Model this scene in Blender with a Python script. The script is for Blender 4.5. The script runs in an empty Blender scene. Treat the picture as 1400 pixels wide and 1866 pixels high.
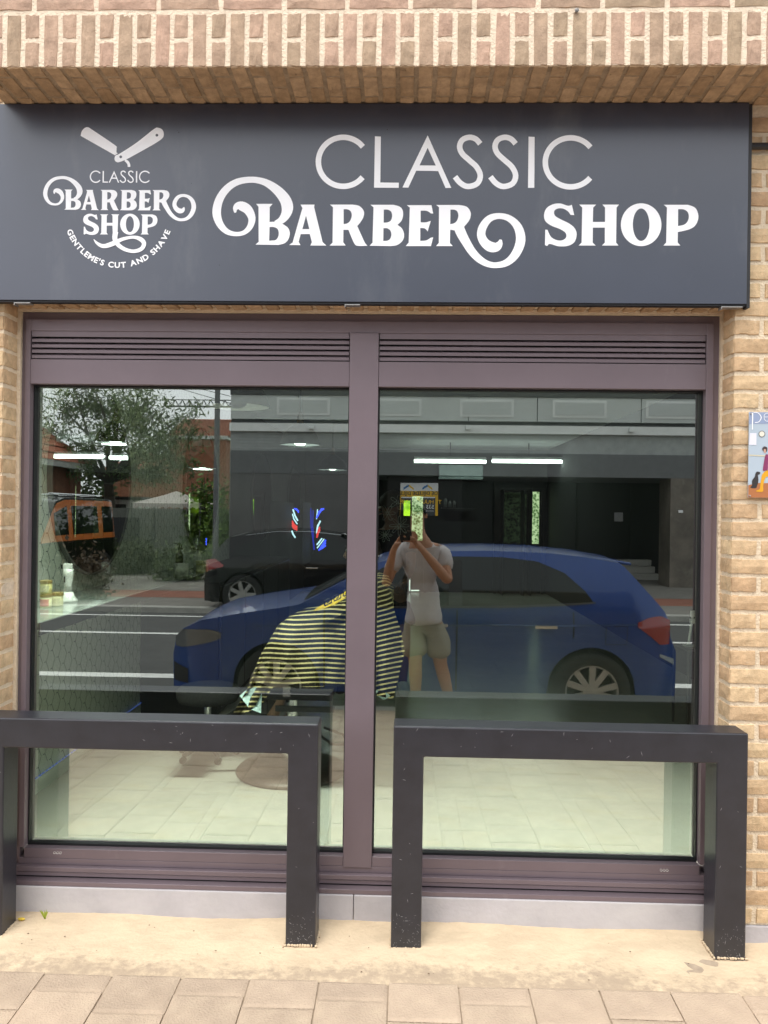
import bpy, bmesh, math, random
import numpy as np
from mathutils import Vector, Matrix
from mathutils.geometry import tessellate_polygon
rnd = random.Random(7)
S = bpy.context.scene
C = S.collection
# ------------------------------------------------------------------ camera
YAW, ROLL = 0.0286, 0.0135
CY, CZ, FL = -2.63, 1.44, 1400.0
cam = bpy.data.cameras.new('camera'); co = bpy.data.objects.new('camera', cam); C.objects.link(co)
cam.sensor_fit = 'VERTICAL'; cam.sensor_height = 24.0; cam.lens = 24.0 * FL / 1866.0
cam.clip_start = 0.02; cam.clip_end = 2000
Fv = Vector((-math.sin(YAW), math.cos(YAW), 0)); R0 = Vector((math.cos(YAW), math.sin(YAW), 0)); U0 = Vector((0, 0, 1))
Rv = R0 * math.cos(ROLL) + U0 * math.sin(ROLL); Uv = U0 * math.cos(ROLL) - R0 * math.sin(ROLL)
m = Matrix.Identity(4)
for i, v in enumerate((Rv, Uv, -Fv)):
    for j in range(3): m[j][i] = v[j]
m.translation = Vector((0, CY, CZ)); co.matrix_world = m; S.camera = co
# ------------------------------------------------------------------ sky, sun, exposure
SUN_EL, SUN_AZ = math.radians(66), math.radians(200)     # azimuth measured from +Y clockwise
w = bpy.data.worlds.new('World'); S.world = w; w.use_nodes = True
nt = w.node_tree; nt.nodes.clear()
out = nt.nodes.new('ShaderNodeOutputWorld'); bg = nt.nodes.new('ShaderNodeBackground')
sky = nt.nodes.new('ShaderNodeTexSky'); sky.sky_type = 'NISHITA'; sky.sun_disc = False
sky.sun_elevation = SUN_EL; sky.sun_rotation = SUN_AZ; sky.air_density = 1.0; sky.dust_density = 3.0
hs = nt.nodes.new('ShaderNodeHueSaturation'); hs.inputs['Saturation'].default_value = 0.22; hs.inputs['Value'].default_value = 1.0
mx = nt.nodes.new('ShaderNodeMix'); mx.data_type = 'RGBA'; mx.inputs[0].default_value = 0.62
mx.inputs[7].default_value = (21, 21.3, 22, 1)        # the overcast layer
nt.links.new(sky.outputs[0], hs.inputs['Color']); nt.links.new(hs.outputs[0], mx.inputs[6])
nt.links.new(mx.outputs[2], bg.inputs[0]); nt.links.new(bg.outputs[0], out.inputs[0])
bg.inputs[1].default_value = 0.115
sl = bpy.data.lights.new('sun', 'SUN'); sl.energy = 1.7; sl.angle = math.radians(20); sl.color = (1, .96, .9)
so = bpy.data.objects.new('sun', sl); C.objects.link(so)
sd = Vector((math.sin(SUN_AZ) * math.cos(SUN_EL), math.cos(SUN_AZ) * math.cos(SUN_EL), math.sin(SUN_EL)))
so.rotation_euler = sd.to_track_quat('Z', 'Y').to_euler(); so.location = (0, -6, 12)
S.view_settings.view_transform = 'Standard'; S.view_settings.look = 'None'
S.view_settings.exposure = 0.36; S.view_settings.gamma = 1
S.view_settings.use_curve_mapping = False
S.render.engine = 'CYCLES'
S.cycles.max_bounces = 12; S.cycles.transparent_max_bounces = 24; S.cycles.diffuse_bounces = 4; S.cycles.glossy_bounces = 5
S.cycles.sample_clamp_indirect = 8
YG = 0.15                                                  # plane of the shop glass

def at(u, v, D):
    """world x and z of a photo pixel on the vertical plane D metres in front of the camera"""
    a = (u - 700) / FL; b = -(v - 933) / FL
    d = Fv + a * Rv + b * Uv; k = D / d.y
    return d.x * k, CZ + d.z * k
def mir(u, v, D):
    """the real street-side point of something seen reflected D metres deep in the glass"""
    x, z = at(u, v, D); return Vector((x, 2 * YG - (D + CY), z))
def dep(u, v, D):
    x, z = at(u, v, D); return Vector((x, D + CY, z))

# ------------------------------------------------------------------ materials
def nodes_of(name):
    mt = bpy.data.materials.new(name); mt.use_nodes = True
    return mt, mt.node_tree.nodes, mt.node_tree.links, mt.node_tree.nodes['Principled BSDF']
def mat(name, col, rough=.6, metal=0, spec=.5, var=.12, scale=6, bump=0, bscale=60, emit=None, es=1, obj_rand=0, coat=0, dirt=None):
    mt, N, L, P = nodes_of(name)
    P.inputs['Roughness'].default_value = rough; P.inputs['Metallic'].default_value = metal
    P.inputs['Specular IOR Level'].default_value = spec
    if coat: P.inputs['Coat Weight'].default_value = coat; P.inputs['Coat Roughness'].default_value = .05
    tc = N.new('ShaderNodeTexCoord'); no = N.new('ShaderNodeTexNoise'); no.inputs['Scale'].default_value = scale
    no.inputs['Detail'].default_value = 6; no.inputs['Roughness'].default_value = .62
    L.new(tc.outputs['Object'], no.inputs['Vector'])
    mr = N.new('ShaderNodeMapRange'); mr.inputs[1].default_value = .3; mr.inputs[2].default_value = .7
    mr.inputs[3].default_value = 1 - var; mr.inputs[4].default_value = 1 + var
    L.new(no.outputs[0], mr.inputs[0])
    mu = N.new('ShaderNodeVectorMath'); mu.operation = 'SCALE'; mu.inputs[0].default_value = col[:3]
    last = mr.outputs[0]
    if obj_rand:
        oi = N.new('ShaderNodeObjectInfo'); m2 = N.new('ShaderNodeMapRange'); m2.inputs[3].default_value = 1 - obj_rand; m2.inputs[4].default_value = 1 + obj_rand
        L.new(oi.outputs['Random'], m2.inputs[0]); mm = N.new('ShaderNodeMath'); mm.operation = 'MULTIPLY'
        L.new(last, mm.inputs[0]); L.new(m2.outputs[0], mm.inputs[1]); last = mm.outputs[0]
    L.new(last, mu.inputs['Scale'])
    colout = mu.outputs[0]
    if dirt:
        dcol, dscale, lo, hi, stretch = dirt
        mp = N.new('ShaderNodeMapping'); mp.inputs['Scale'].default_value = stretch; L.new(tc.outputs['Object'], mp.inputs[0])
        n2 = N.new('ShaderNodeTexNoise'); n2.inputs['Scale'].default_value = dscale; n2.inputs['Detail'].default_value = 9; n2.inputs['Roughness'].default_value = .7
        L.new(mp.outputs[0], n2.inputs['Vector'])
        m3 = N.new('ShaderNodeMapRange'); m3.inputs[1].default_value = lo; m3.inputs[2].default_value = hi; L.new(n2.outputs[0], m3.inputs[0])
        mi = N.new('ShaderNodeMix'); mi.data_type = 'RGBA'; mi.inputs[7].default_value = (*dcol, 1)
        L.new(m3.outputs[0], mi.inputs[0]); L.new(colout, mi.inputs[6]); colout = mi.outputs[2]
    L.new(colout, P.inputs['Base Color'])
    if bump:
        bn = N.new('ShaderNodeTexNoise'); bn.inputs['Scale'].default_value = bscale; bn.inputs['Detail'].default_value = 8
        L.new(tc.outputs['Object'], bn.inputs['Vector'])
        bu = N.new('ShaderNodeBump'); bu.inputs['Strength'].default_value = bump; bu.inputs['Distance'].default_value = .01
        L.new(bn.outputs[0], bu.inputs['Height']); L.new(bu.outputs[0], P.inputs['Normal'])
    if emit: P.inputs['Emission Color'].default_value = (*emit, 1); P.inputs['Emission Strength'].default_value = es
    return mt
def brick_mat(name, cols, mortar=(.66, .54, .38), smear=.56, grime=(.12, .09, .07), gl=.66):
    mt, N, L, P = nodes_of(name); P.inputs['Roughness'].default_value = .9; P.inputs['Specular IOR Level'].default_value = .2
    oi = N.new('ShaderNodeObjectInfo'); cr = N.new('ShaderNodeValToRGB'); cr.color_ramp.interpolation = 'LINEAR'
    el = cr.color_ramp.elements
    for i, c in enumerate(cols):
        p = i / (len(cols) - 1)
        e = el[0] if i == 0 else (el[1] if i == len(cols) - 1 else el.new(p))
        e.position = p; e.color = (*c, 1)
    L.new(oi.outputs['Random'], cr.inputs[0])
    ge = N.new('ShaderNodeNewGeometry')
    no = N.new('ShaderNodeTexNoise'); no.inputs['Scale'].default_value = 24; no.inputs['Detail'].default_value = 9; no.inputs['Roughness'].default_value = .68
    L.new(ge.outputs['Position'], no.inputs['Vector'])
    mr = N.new('ShaderNodeMapRange'); mr.inputs[1].default_value = .3; mr.inputs[2].default_value = .7; mr.inputs[3].default_value = .72; mr.inputs[4].default_value = 1.24
    L.new(no.outputs[0], mr.inputs[0])
    mu = N.new('ShaderNodeVectorMath'); mu.operation = 'SCALE'; L.new(cr.outputs[0], mu.inputs[0]); L.new(mr.outputs[0], mu.inputs['Scale'])
    n2 = N.new('ShaderNodeTexNoise'); n2.inputs['Scale'].default_value = 46; n2.inputs['Detail'].default_value = 10; n2.inputs['Roughness'].default_value = .75
    L.new(ge.outputs['Position'], n2.inputs['Vector'])
    m2 = N.new('ShaderNodeMapRange'); m2.inputs[1].default_value = smear; m2.inputs[2].default_value = smear + .1; L.new(n2.outputs[0], m2.inputs[0])
    mi = N.new('ShaderNodeMix'); mi.data_type = 'RGBA'; mi.inputs[7].default_value = (*mortar, 1); L.new(m2.outputs[0], mi.inputs[0]); L.new(mu.outputs[0], mi.inputs[6])
    n3 = N.new('ShaderNodeTexNoise'); n3.inputs['Scale'].default_value = 31; n3.inputs['Detail'].default_value = 12; n3.inputs['Roughness'].default_value = .8
    n3.inputs['Distortion'].default_value = 1.2
    mp = N.new('ShaderNodeMapping'); mp.inputs['Location'].default_value = (5, 3, 9); L.new(ge.outputs['Position'], mp.inputs[0]); L.new(mp.outputs[0], n3.inputs['Vector'])
    m3 = N.new('ShaderNodeMapRange'); m3.inputs[1].default_value = gl; m3.inputs[2].default_value = gl + .06; L.new(n3.outputs[0], m3.inputs[0])
    mg = N.new('ShaderNodeMix'); mg.data_type = 'RGBA'; mg.inputs[7].default_value = (*grime, 1); L.new(m3.outputs[0], mg.inputs[0]); L.new(mi.outputs[2], mg.inputs[6])
    L.new(mg.outputs[2], P.inputs['Base Color'])
    bu = N.new('ShaderNodeBump'); bu.inputs['Strength'].default_value = .9; bu.inputs['Distance'].default_value = .006
    ad = N.new('ShaderNodeMath'); ad.operation = 'SUBTRACT'; L.new(n2.outputs[0], ad.inputs[0]); L.new(m3.outputs[0], ad.inputs[1])
    L.new(ad.outputs[0], bu.inputs['Height']); L.new(bu.outputs[0], P.inputs['Normal'])
    return mt
def pane_mat(name, refl, tint, rtint=(1, 1, 1), dirt=0.0):
    """front skin of a coated window pane: mirrors part of the light, lets the tinted rest through"""
    mt = bpy.data.materials.new(name); mt.use_nodes = True; N = mt.node_tree.nodes; L = mt.node_tree.links; N.clear()
    o = N.new('ShaderNodeOutputMaterial'); g = N.new('ShaderNodeBsdfGlossy'); g.inputs['Roughness'].default_value = 0.0; g.inputs[0].default_value = (*rtint, 1)
    t = N.new('ShaderNodeBsdfTransparent'); t.inputs[0].default_value = (*tint, 1)
    mxs = N.new('ShaderNodeMixShader'); fr = N.new('ShaderNodeFresnel'); fr.inputs[0].default_value = 1.5
    ma = N.new('ShaderNodeMath'); ma.operation = 'MULTIPLY_ADD'; ma.inputs[1].default_value = 1.0; ma.inputs[2].default_value = refl - .04; ma.use_clamp = True
    L.new(fr.outputs[0], ma.inputs[0]); L.new(ma.outputs[0], mxs.inputs[0]); L.new(t.outputs[0], mxs.inputs[1]); L.new(g.outputs[0], mxs.inputs[2])
    if dirt:
        d = N.new('ShaderNodeBsdfDiffuse'); d.inputs[0].default_value = (.6, .62, .6, 1)
        tc = N.new('ShaderNodeTexCoord'); n = N.new('ShaderNodeTexNoise'); n.inputs['Scale'].default_value = 5; n.inputs['Detail'].default_value = 8
        L.new(tc.outputs['Object'], n.inputs['Vector']); mr = N.new('ShaderNodeMapRange'); mr.inputs[1].default_value = .4; mr.inputs[2].default_value = .8
        mr.inputs[3].default_value = dirt * .3; mr.inputs[4].default_value = dirt * 2; L.new(n.outputs[0], mr.inputs[0])
        m2 = N.new('ShaderNodeMixShader'); L.new(mr.outputs[0], m2.inputs[0]); L.new(mxs.outputs[0], m2.inputs[1]); L.new(d.outputs[0], m2.inputs[2]); L.new(m2.outputs[0], o.inputs[0])
    else: L.new(mxs.outputs[0], o.inputs[0])
    return mt
def mirror_mat(name, col=.8):
    mt, N, L, P = nodes_of(name); P.inputs['Base Color'].default_value = (col, col * 1.01, col, 1); P.inputs['Metallic'].default_value = 1; P.inputs['Roughness'].default_value = .01
    return mt
def emis(name, col, s):
    mt = bpy.data.materials.new(name); mt.use_nodes = True; N = mt.node_tree.nodes; L = mt.node_tree.links; N.clear()
    o = N.new('ShaderNodeOutputMaterial'); e = N.new('ShaderNodeEmission'); e.inputs[0].default_value = (*col, 1); e.inputs[1].default_value = s; L.new(e.outputs[0], o.inputs[0]); return mt
M = {}
TAN = [(0.520, 0.347, 0.206), (0.680, 0.473, 0.299), (0.630, 0.415, 0.268), (0.520, 0.367, 0.268), (0.700, 0.511, 0.340), (0.640, 0.405, 0.278), (0.660, 0.492, 0.299)]
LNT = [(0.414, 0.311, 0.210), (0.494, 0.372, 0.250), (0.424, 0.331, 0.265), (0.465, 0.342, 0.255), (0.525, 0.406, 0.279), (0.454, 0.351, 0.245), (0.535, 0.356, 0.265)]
M['brick'] = brick_mat('tan_brick', TAN, smear=.60, gl=.665)
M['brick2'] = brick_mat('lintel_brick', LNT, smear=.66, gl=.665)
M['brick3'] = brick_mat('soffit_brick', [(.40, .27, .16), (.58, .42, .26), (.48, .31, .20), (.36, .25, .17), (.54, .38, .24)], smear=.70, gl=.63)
M['mortar'] = mat('mortar', (.72, .60, .44), .95, var=.10, scale=18, bump=.6, bscale=130)
M['mortar3'] = mat('cream_mortar', (.79, .655, .50), .95, var=.08, scale=18, bump=.6, bscale=130)
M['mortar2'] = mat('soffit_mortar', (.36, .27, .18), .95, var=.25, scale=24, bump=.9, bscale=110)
M['sign'] = mat('sign_panel', (.032, .040, .066), .32, spec=.95, var=.09, scale=2.5, bump=.01, bscale=8, dirt=((.10, .11, .13), 3.2, .55, .9, (1, 1, .35)))
M['signedge'] = mat('sign_edge', (.012, .012, .014), .5)
M['vinyl'] = mat('white_vinyl', (.90, .91, .94), .5, var=.02)
M['alu'] = mat('taupe_aluminium', (.178, .140, .158), .36, metal=.2, var=.07, scale=3, bump=.02, bscale=300, dirt=((.24, .20, .215), 9, .62, .85, (1, 1, .3)))
M['seal'] = mat('rubber_seal', (.008, .009, .010), .5)
M['void'] = mat('dark_void', (.006, .006, .006), .9)
M['drain'] = mat('drain_cap', (.55, .52, .5), .5)
M['stone'] = mat('blue_stone', (.45, .43, .445), .8, var=.12, scale=5, bump=.15, bscale=60, dirt=((.52, .50, .50), 4, .45, .7, (.5, 1, 1)))
M['rack'] = mat('anthracite_steel', (.021, .022, .029), .34, spec=.7, metal=.1, var=.2, scale=14, bump=.04, bscale=70, dirt=((.12, .12, .125), 34, .66, .80, (1, 1, .25)))
M['sand'] = mat('sandy_mortar_bed', (.60, .475, .325), .97, var=.08, scale=5, bump=.35, bscale=70, dirt=((.52, .41, .28), 4, .45, .6, (1, 2.2, 1)))
def band_stain(mt, col, y0, y1):
    N = mt.node_tree.nodes; L = mt.node_tree.links; P = N['Principled BSDF']; src = P.inputs['Base Color'].links[0].from_socket
    ge = N.new('ShaderNodeNewGeometry'); sp = N.new('ShaderNodeSeparateXYZ'); L.new(ge.outputs['Position'], sp.inputs[0])
    n1 = N.new('ShaderNodeTexNoise'); n1.inputs['Scale'].default_value = 2.2; n1.inputs['Detail'].default_value = 3; L.new(ge.outputs['Position'], n1.inputs['Vector'])
    n2 = N.new('ShaderNodeTexNoise'); n2.inputs['Scale'].default_value = 26; n2.inputs['Detail'].default_value = 10; n2.inputs['Roughness'].default_value = .72; L.new(ge.outputs['Position'], n2.inputs['Vector'])
    b1 = N.new('ShaderNodeMapRange'); b1.inputs[1].default_value = y0; b1.inputs[2].default_value = y1; b1.inputs[3].default_value = .16; b1.inputs[4].default_value = -.22; L.new(sp.outputs[1], b1.inputs[0])
    a1 = N.new('ShaderNodeMath'); L.new(n2.outputs[0], a1.inputs[0]); L.new(b1.outputs[0], a1.inputs[1])
    a2 = N.new('ShaderNodeMath'); a2.operation = 'MULTIPLY_ADD'; a2.inputs[1].default_value = .45; L.new(n1.outputs[0], a2.inputs[0]); L.new(a1.outputs[0], a2.inputs[2])
    m = N.new('ShaderNodeMapRange'); m.inputs[1].default_value = .72; m.inputs[2].default_value = .93; m.inputs[4].default_value = .75; L.new(a2.outputs[0], m.inputs[0])
    mi = N.new('ShaderNodeMix'); mi.data_type = 'RGBA'; mi.inputs[7].default_value = (*col, 1); L.new(m.outputs[0], mi.inputs[0]); L.new(src, mi.inputs[6]); L.new(mi.outputs[2], P.inputs['Base Color'])
band_stain(M['sand'], (.33, .255, .185), -.26, -.10)
M['paver'] = mat('paver', (.42, .325, .24), .93, var=.10, scale=9, bump=.5, bscale=150, obj_rand=.10, dirt=((.50, .40, .29), 5, .45, .75, (1, 1, 1)))
M['joint'] = mat('paver_joint', (.35, .275, .20), 1, var=.2, scale=30)
M['asphalt'] = mat('asphalt', (.075, .075, .073), .9, var=.15, scale=3, bump=.5, bscale=120)
M['paint'] = mat('road_paint', (.75, .75, .72), .8, var=.1)
M['kerb'] = mat('kerb_concrete', (.36, .35, .32), .9, var=.15, scale=4)
M['redpath'] = mat('red_paving', (.26, .105, .07), .9, var=.15, scale=3)
M['greypav'] = mat('grey_paving', (.20, .185, .165), .9, var=.15, scale=3)
M['gravel'] = mat('gravel', (.23, .22, .19), 1, var=.3, scale=3, bump=1, bscale=40)
M['grass'] = mat('grass', (.07, .12, .035), 1, var=.4, scale=2, bump=1, bscale=30)

# ------------------------------------------------------------------ helpers
def link(o, parent=None):
    C.objects.link(o)
    if parent is not None: o.parent = parent
    return o
def tag(o, label=None, cat=None, group=None, kind=None):
    if label: o['label'] = label
    if cat: o['category'] = cat
    if group: o['group'] = group
    if kind: o['kind'] = kind
    return o
def thing(name, label, cat, loc=(0, 0, 0), group=None, rz=0):
    o = bpy.data.objects.new(name, None); C.objects.link(o); o.location = loc; o.rotation_euler = (0, 0, rz)
    o.empty_display_size = .1
    return tag(o, label, cat, group)
class B:
    """collects shapes (in the coordinates of the parent) into one mesh"""
    def __init__(s): s.v = []; s.f = []; s.sm = False
    def add(s, vs, fs):
        n = len(s.v); s.v += [tuple(p) for p in vs]; s.f += [tuple(i + n for i in f) for f in fs]; return s
    def box(s, x0, x1, y0, y1, z0, z1):
        return s.add([(x0, y0, z0), (x1, y0, z0), (x1, y1, z0), (x0, y1, z0), (x0, y0, z1), (x1, y0, z1), (x1, y1, z1), (x0, y1, z1)],
                     [(0, 3, 2, 1), (4, 5, 6, 7), (0, 1, 5, 4), (1, 2, 6, 5), (2, 3, 7, 6), (3, 0, 4, 7)])
    def bar(s, a, b, r, n=8, r2=None, cap=True):
        a = Vector(a); b = Vector(b); d = (b - a).normalized(); t = Vector((0, 0, 1)) if abs(d.z) < .9 else Vector((1, 0, 0))
        p = d.cross(t).normalized(); q = d.cross(p); r2 = r if r2 is None else r2; vs = []
        for c, rr in ((a, r), (b, r2)):
            for i in range(n): an = 2 * math.pi * i / n; vs.append(c + p * math.cos(an) * rr + q * math.sin(an) * rr)
        fs = [(i, (i + 1) % n, n + (i + 1) % n, n + i) for i in range(n)]
        if cap: fs += [tuple(range(n - 1, -1, -1)), tuple(range(n, 2 * n))]
        return s.add(vs, fs)
    def tube(s, pts, r, n=8):
        for a, b in zip(pts[:-1], pts[1:]): s.bar(a, b, r, n)
        return s
    def lathe(s, prof, n=28, c=(0, 0, 0), axis='z'):
        vs = []; fs = []
        for r, z in prof:
            for i in range(n):
                an = 2 * math.pi * i / n; p = (r * math.cos(an), r * math.sin(an), z)
                if axis == 'y': p = (p[0], p[2], p[1])
                vs.append((p[0] + c[0], p[1] + c[1], p[2] + c[2]))
        for j in range(len(prof) - 1):
            for i in range(n): fs.append((j * n + i, j * n + (i + 1) % n, (j + 1) * n + (i + 1) % n, (j + 1) * n + i))
        return s.add(vs, fs)
    def prism(s, poly, y0, y1):
        """polygon in x,z extruded along y"""
        n = len(poly); vs = [(x, y0, z) for x, z in poly] + [(x, y1, z) for x, z in poly]
        fs = [tuple(range(n)), tuple(range(2 * n - 1, n - 1, -1))] + [(i, n + i, n + (i + 1) % n, (i + 1) % n) for i in range(n)]
        return s.add(vs, fs)
    def ell(s, c, r, n=12, k=8):
        vs = []; fs = []
        for j in range(k + 1):
            ph = math.pi * j / k
            for i in range(n): th = 2 * math.pi * i / n; vs.append((c[0] + r[0] * math.sin(ph) * math.cos(th), c[1] + r[1] * math.sin(ph) * math.sin(th), c[2] + r[2] * math.cos(ph)))
        for j in range(k):
            for i in range(n): fs.append((j * n + i, j * n + (i + 1) % n, (j + 1) * n + (i + 1) % n, (j + 1) * n + i))
        return s.add(vs, fs)
    def mesh(s, name, mt, smooth=False):
        me = bpy.data.meshes.new(name); me.from_pydata(s.v, [], s.f); me.validate()
        bm = bmesh.new(); bm.from_mesh(me); bmesh.ops.recalc_face_normals(bm, faces=bm.faces); bm.to_mesh(me); bm.free()
        me.materials.append(mt)
        if smooth: me.shade_smooth()
        return me
    def ob(s, name, mt, parent=None, smooth=False, bevel=0, kind=None):
        o = bpy.data.objects.new(name, s.mesh(name, mt, smooth)); link(o, parent)
        if bevel:
            b = o.modifiers.new('bevel', 'BEVEL'); b.width = bevel; b.segments = 2; b.limit_method = 'ANGLE'
        if kind: o['kind'] = kind
        return o
def box(name, mt, parent, x0, x1, y0, y1, z0, z1, bevel=0, **k): return B().box(x0, x1, y0, y1, z0, z1).ob(name, mt, parent, bevel=bevel, **k)
def smooth_by_angle(o, deg=40):
    me = o.data; me.shade_smooth()
    try: me.set_sharp_from_angle(angle=math.radians(deg))
    except Exception: pass
# ================================================================== SETTING: ground
def pz(y): return 0.0 if y > -.3 else (y + .3) * .045     # pavement falls towards the road
KY = -3.14; KZ = pz(KY); RZ = -.31
g = B()
g.add([(-400, -400, RZ - .05), (400, -400, RZ - .05), (400, .0, RZ - .05), (-400, .0, RZ - .05)], [(0, 1, 2, 3)])
g.add([(-400, 13, -.3), (400, 13, -.3), (400, 400, -.3), (-400, 400, -.3)], [(0, 1, 2, 3)])
g.ob('ground', M['grass'], kind='structure')
ROADFAR = 2.93 - 12.85
B().add([(-300, ROADFAR, RZ), (300, ROADFAR, RZ), (300, KY - .1, RZ), (-300, KY - .1, RZ)], [(0, 1, 2, 3)]).ob('road', M['asphalt'], kind='structure')
def line_at(Dm, wd, x0=-60, x1=60):
    y = 2.93 - Dm
    return B().add([(x0, y - wd / 2, RZ + .004), (x1, y - wd / 2, RZ + .004), (x1, y + wd / 2, RZ + .004), (x0, y + wd / 2, RZ + .004)], [(0, 1, 2, 3)])
line_at(7.98, .20).ob('road_line', M['paint'], kind='structure')
line_at(10.7, .12).ob('road_line', M['paint'], kind='structure')
line_at(12.45, .10).ob('road_line', M['paint'], kind='structure')
box('kerb', M['kerb'], None, -60, 60, KY - .12, KY, RZ - .02, KZ, kind='structure')
B().add([(-60, KY, KZ - .001), (60, KY, KZ - .001), (60, -.3, -.001), (-60, -.3, -.001), (60, .3, -.001), (-60, .3, -.001)], [(0, 1, 2, 3), (3, 2, 4, 5)]).ob('pavement', M['joint'], kind='structure')
PV = bpy.data.objects['pavement']
# far side: kerb, grey paving, red cycle strip, verge
fy = ROADFAR
box('far_kerb', M['kerb'], None, -60, 60, fy - .25, fy, RZ - .02, RZ + .09, kind='structure')
def sheet(name, mt, y0, y1, z, x0=-60, x1=60): return B().add([(x0, y0, z), (x1, y0, z), (x1, y1, z), (x0, y1, z)], [(0, 1, 2, 3)]).ob(name, mt, kind='structure')
sheet('far_pavement', M['greypav'], fy - 1.5, fy - .25, RZ + .085)
sheet('cycle_path', M['redpath'], fy - 2.7, fy - 1.5, RZ + .087)
sheet('far_forecourt', M['greypav'], fy - 12, fy - 2.7, RZ + .09, -4.4, 60)
sheet('gravel_verge', M['gravel'], fy - 9, fy - 2.7, RZ + .09, -60, -4.4)
# ---- pavers: columns of square pavers, staggered
PW = .212
def paver_mesh(w_, l_, sd):
    r = random.Random(sd); b = B(); nx, ny = 3, 3; e = .0020
    vs = []; 
    for j in range(ny + 1):
        for i in range(nx + 1):
            x = e + (w_ - 2 * e) * i / nx; y = e + (l_ - 2 * e) * j / ny
            ed = i in (0, nx) or j in (0, ny)
            vs.append((x + r.uniform(-.0006, .0006), y + r.uniform(-.0006, .0006), (-.004 if ed else r.uniform(-.0012, .0008))))
    # inset ring so that the top is flat and the rim rounded
    fs = [(j * 4 + i, j * 4 + i + 1, (j + 1) * 4 + i + 1, (j + 1) * 4 + i) for j in range(3) for i in range(3)]
    for k in range(16):
        i, j = k % 4, k // 4
        if i == 1: vs[k] = (.014, vs[k][1], vs[k][2])
        if i == 2: vs[k] = (w_ - .014, vs[k][1], vs[k][2])
        if j == 1: vs[k] = (vs[k][0], .014, vs[k][2])
        if j == 2: vs[k] = (vs[k][0], l_ - .014, vs[k][2])
    rim = [0, 1, 2, 3, 7, 11, 15, 14, 13, 12, 8, 4]; n0 = len(vs)
    for k in rim: vs.append((vs[k][0], vs[k][1], -.03))
    for a in range(12): fs.append((rim[a], n0 + a, n0 + (a + 1) % 12, rim[(a + 1) % 12]))
    b.add(vs, fs); return b
pvm = {}
def paver(x, y, l_):
    key = (round(l_, 3), rnd.randrange(3))
    if key not in pvm: pvm[key] = paver_mesh(PW, l_, rnd.random()).mesh('paver', M['paver'])
    o = bpy.data.objects.new('paver', pvm[key]); link(o, PV); o.location = (x, y, pz(y + l_ / 2) + .004 + rnd.uniform(-.0015, .0015)); o.rotation_euler = (math.atan(.045), rnd.uniform(-.006, .006), rnd.uniform(-.006, .006))
STR = -.285
far = B()
for c in range(-14, 15):
    x = c * PW - .03 + (-.004); off = .085 if c % 2 else 0.0; first = .085 if c % 2 else .17
    if c % 5 == 3: first = .13
    y = STR; l_ = first; k = 0
    while y > KY + .03:
        if k: l_ = PW
        l_ = min(l_, y - KY)
        if l_ < .03: break
        if k < 3 and abs(c) < 9: paver(x, y - l_, l_)
        else:
            q = paver_mesh(PW, l_, c * 31 + k); z = pz(y - l_ / 2) + .004 + rnd.uniform(-.0015, .0015)
            far.add([(a + x, b_ + y - l_, d + z + (b_ - l_ / 2) * .045) for a, b_, d in q.v], q.f)
        y -= l_; k += 1
far.ob('paver_field', M['paver'], PV, kind='stuff')
# sandy mortar bed between plinth and pavers
bm_ = B(); nx, ny = 180, 14; xs = np.linspace(-3.2, 3.2, nx)
for j in range(ny):
    t = j / (ny - 1)
    for x in xs:
        edge = STR - .008 + .003 * math.sin(x * 23) + .002 * math.sin(x * 61 + 1)
        y = .09 + (edge - .09) * t
        z = .004 + .006 * math.sin(x * 7 + 2 * t) * math.sin(3 * t + x * 3) + rnd.uniform(-.0016, .0016) * (1 - t ** 6) + .010 * (1 - t) ** 3; z = z * (1 - t ** 6) + .0062 * t ** 6 if t < .999 else .0015
        bm_.v.append((x, y, z))
for j in range(ny - 1):
    for i in range(nx - 1): bm_.f.append((j * nx + i, j * nx + i + 1, (j + 1) * nx + i + 1, (j + 1) * nx + i))
bm_.ob('mortar_bed', M['sand'], None, smooth=True, kind='structure')
# litter on the bed
b = B()
for i in range(30):
    x = rnd.uniform(-1.35, 1.2); y = rnd.uniform(-.26, -.01); s_ = rnd.uniform(.0007, .0030)
    b.ell((x, y, .012), (s_ * rnd.uniform(1, 2.2), s_, s_ * .6), 5, 3)
b.ob('dry_crumbs', mat('crumb', (.16, .11, .07), .9), None, kind='stuff')
tag(bpy.data.objects['dry_crumbs'], 'small brown crumbs and leaf bits scattered on the sandy mortar strip', 'debris')
wt = thing('weed', 'tiny yellow green weed sprouting from the sandy strip at the foot of the grey plinth', 'plant', (-1.235, .005, .01))
for a in range(6):
    d = rnd.uniform(-.02, .02); B().add([(-.002, 0, 0), (.002, 0, 0), (d + .003, -.01, .028), (d * 1.6, -.016, .034 + rnd.uniform(0, .012)), (d - .002, -.01, .026)], [(0, 1, 2, 3, 4)]).ob('blade', mat('weed_leaf', (.35, .45, .05), .8), wt)
bl = B().ell((-1.31, -.01, .016), (.014, .006, .005), 6, 4).ob('dry_leaf', mat('yellow_leaf', (.7, .5, .06), .8)); tag(bl, 'small yellow leaf lying beside the left rack post', 'leaf')

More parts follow.
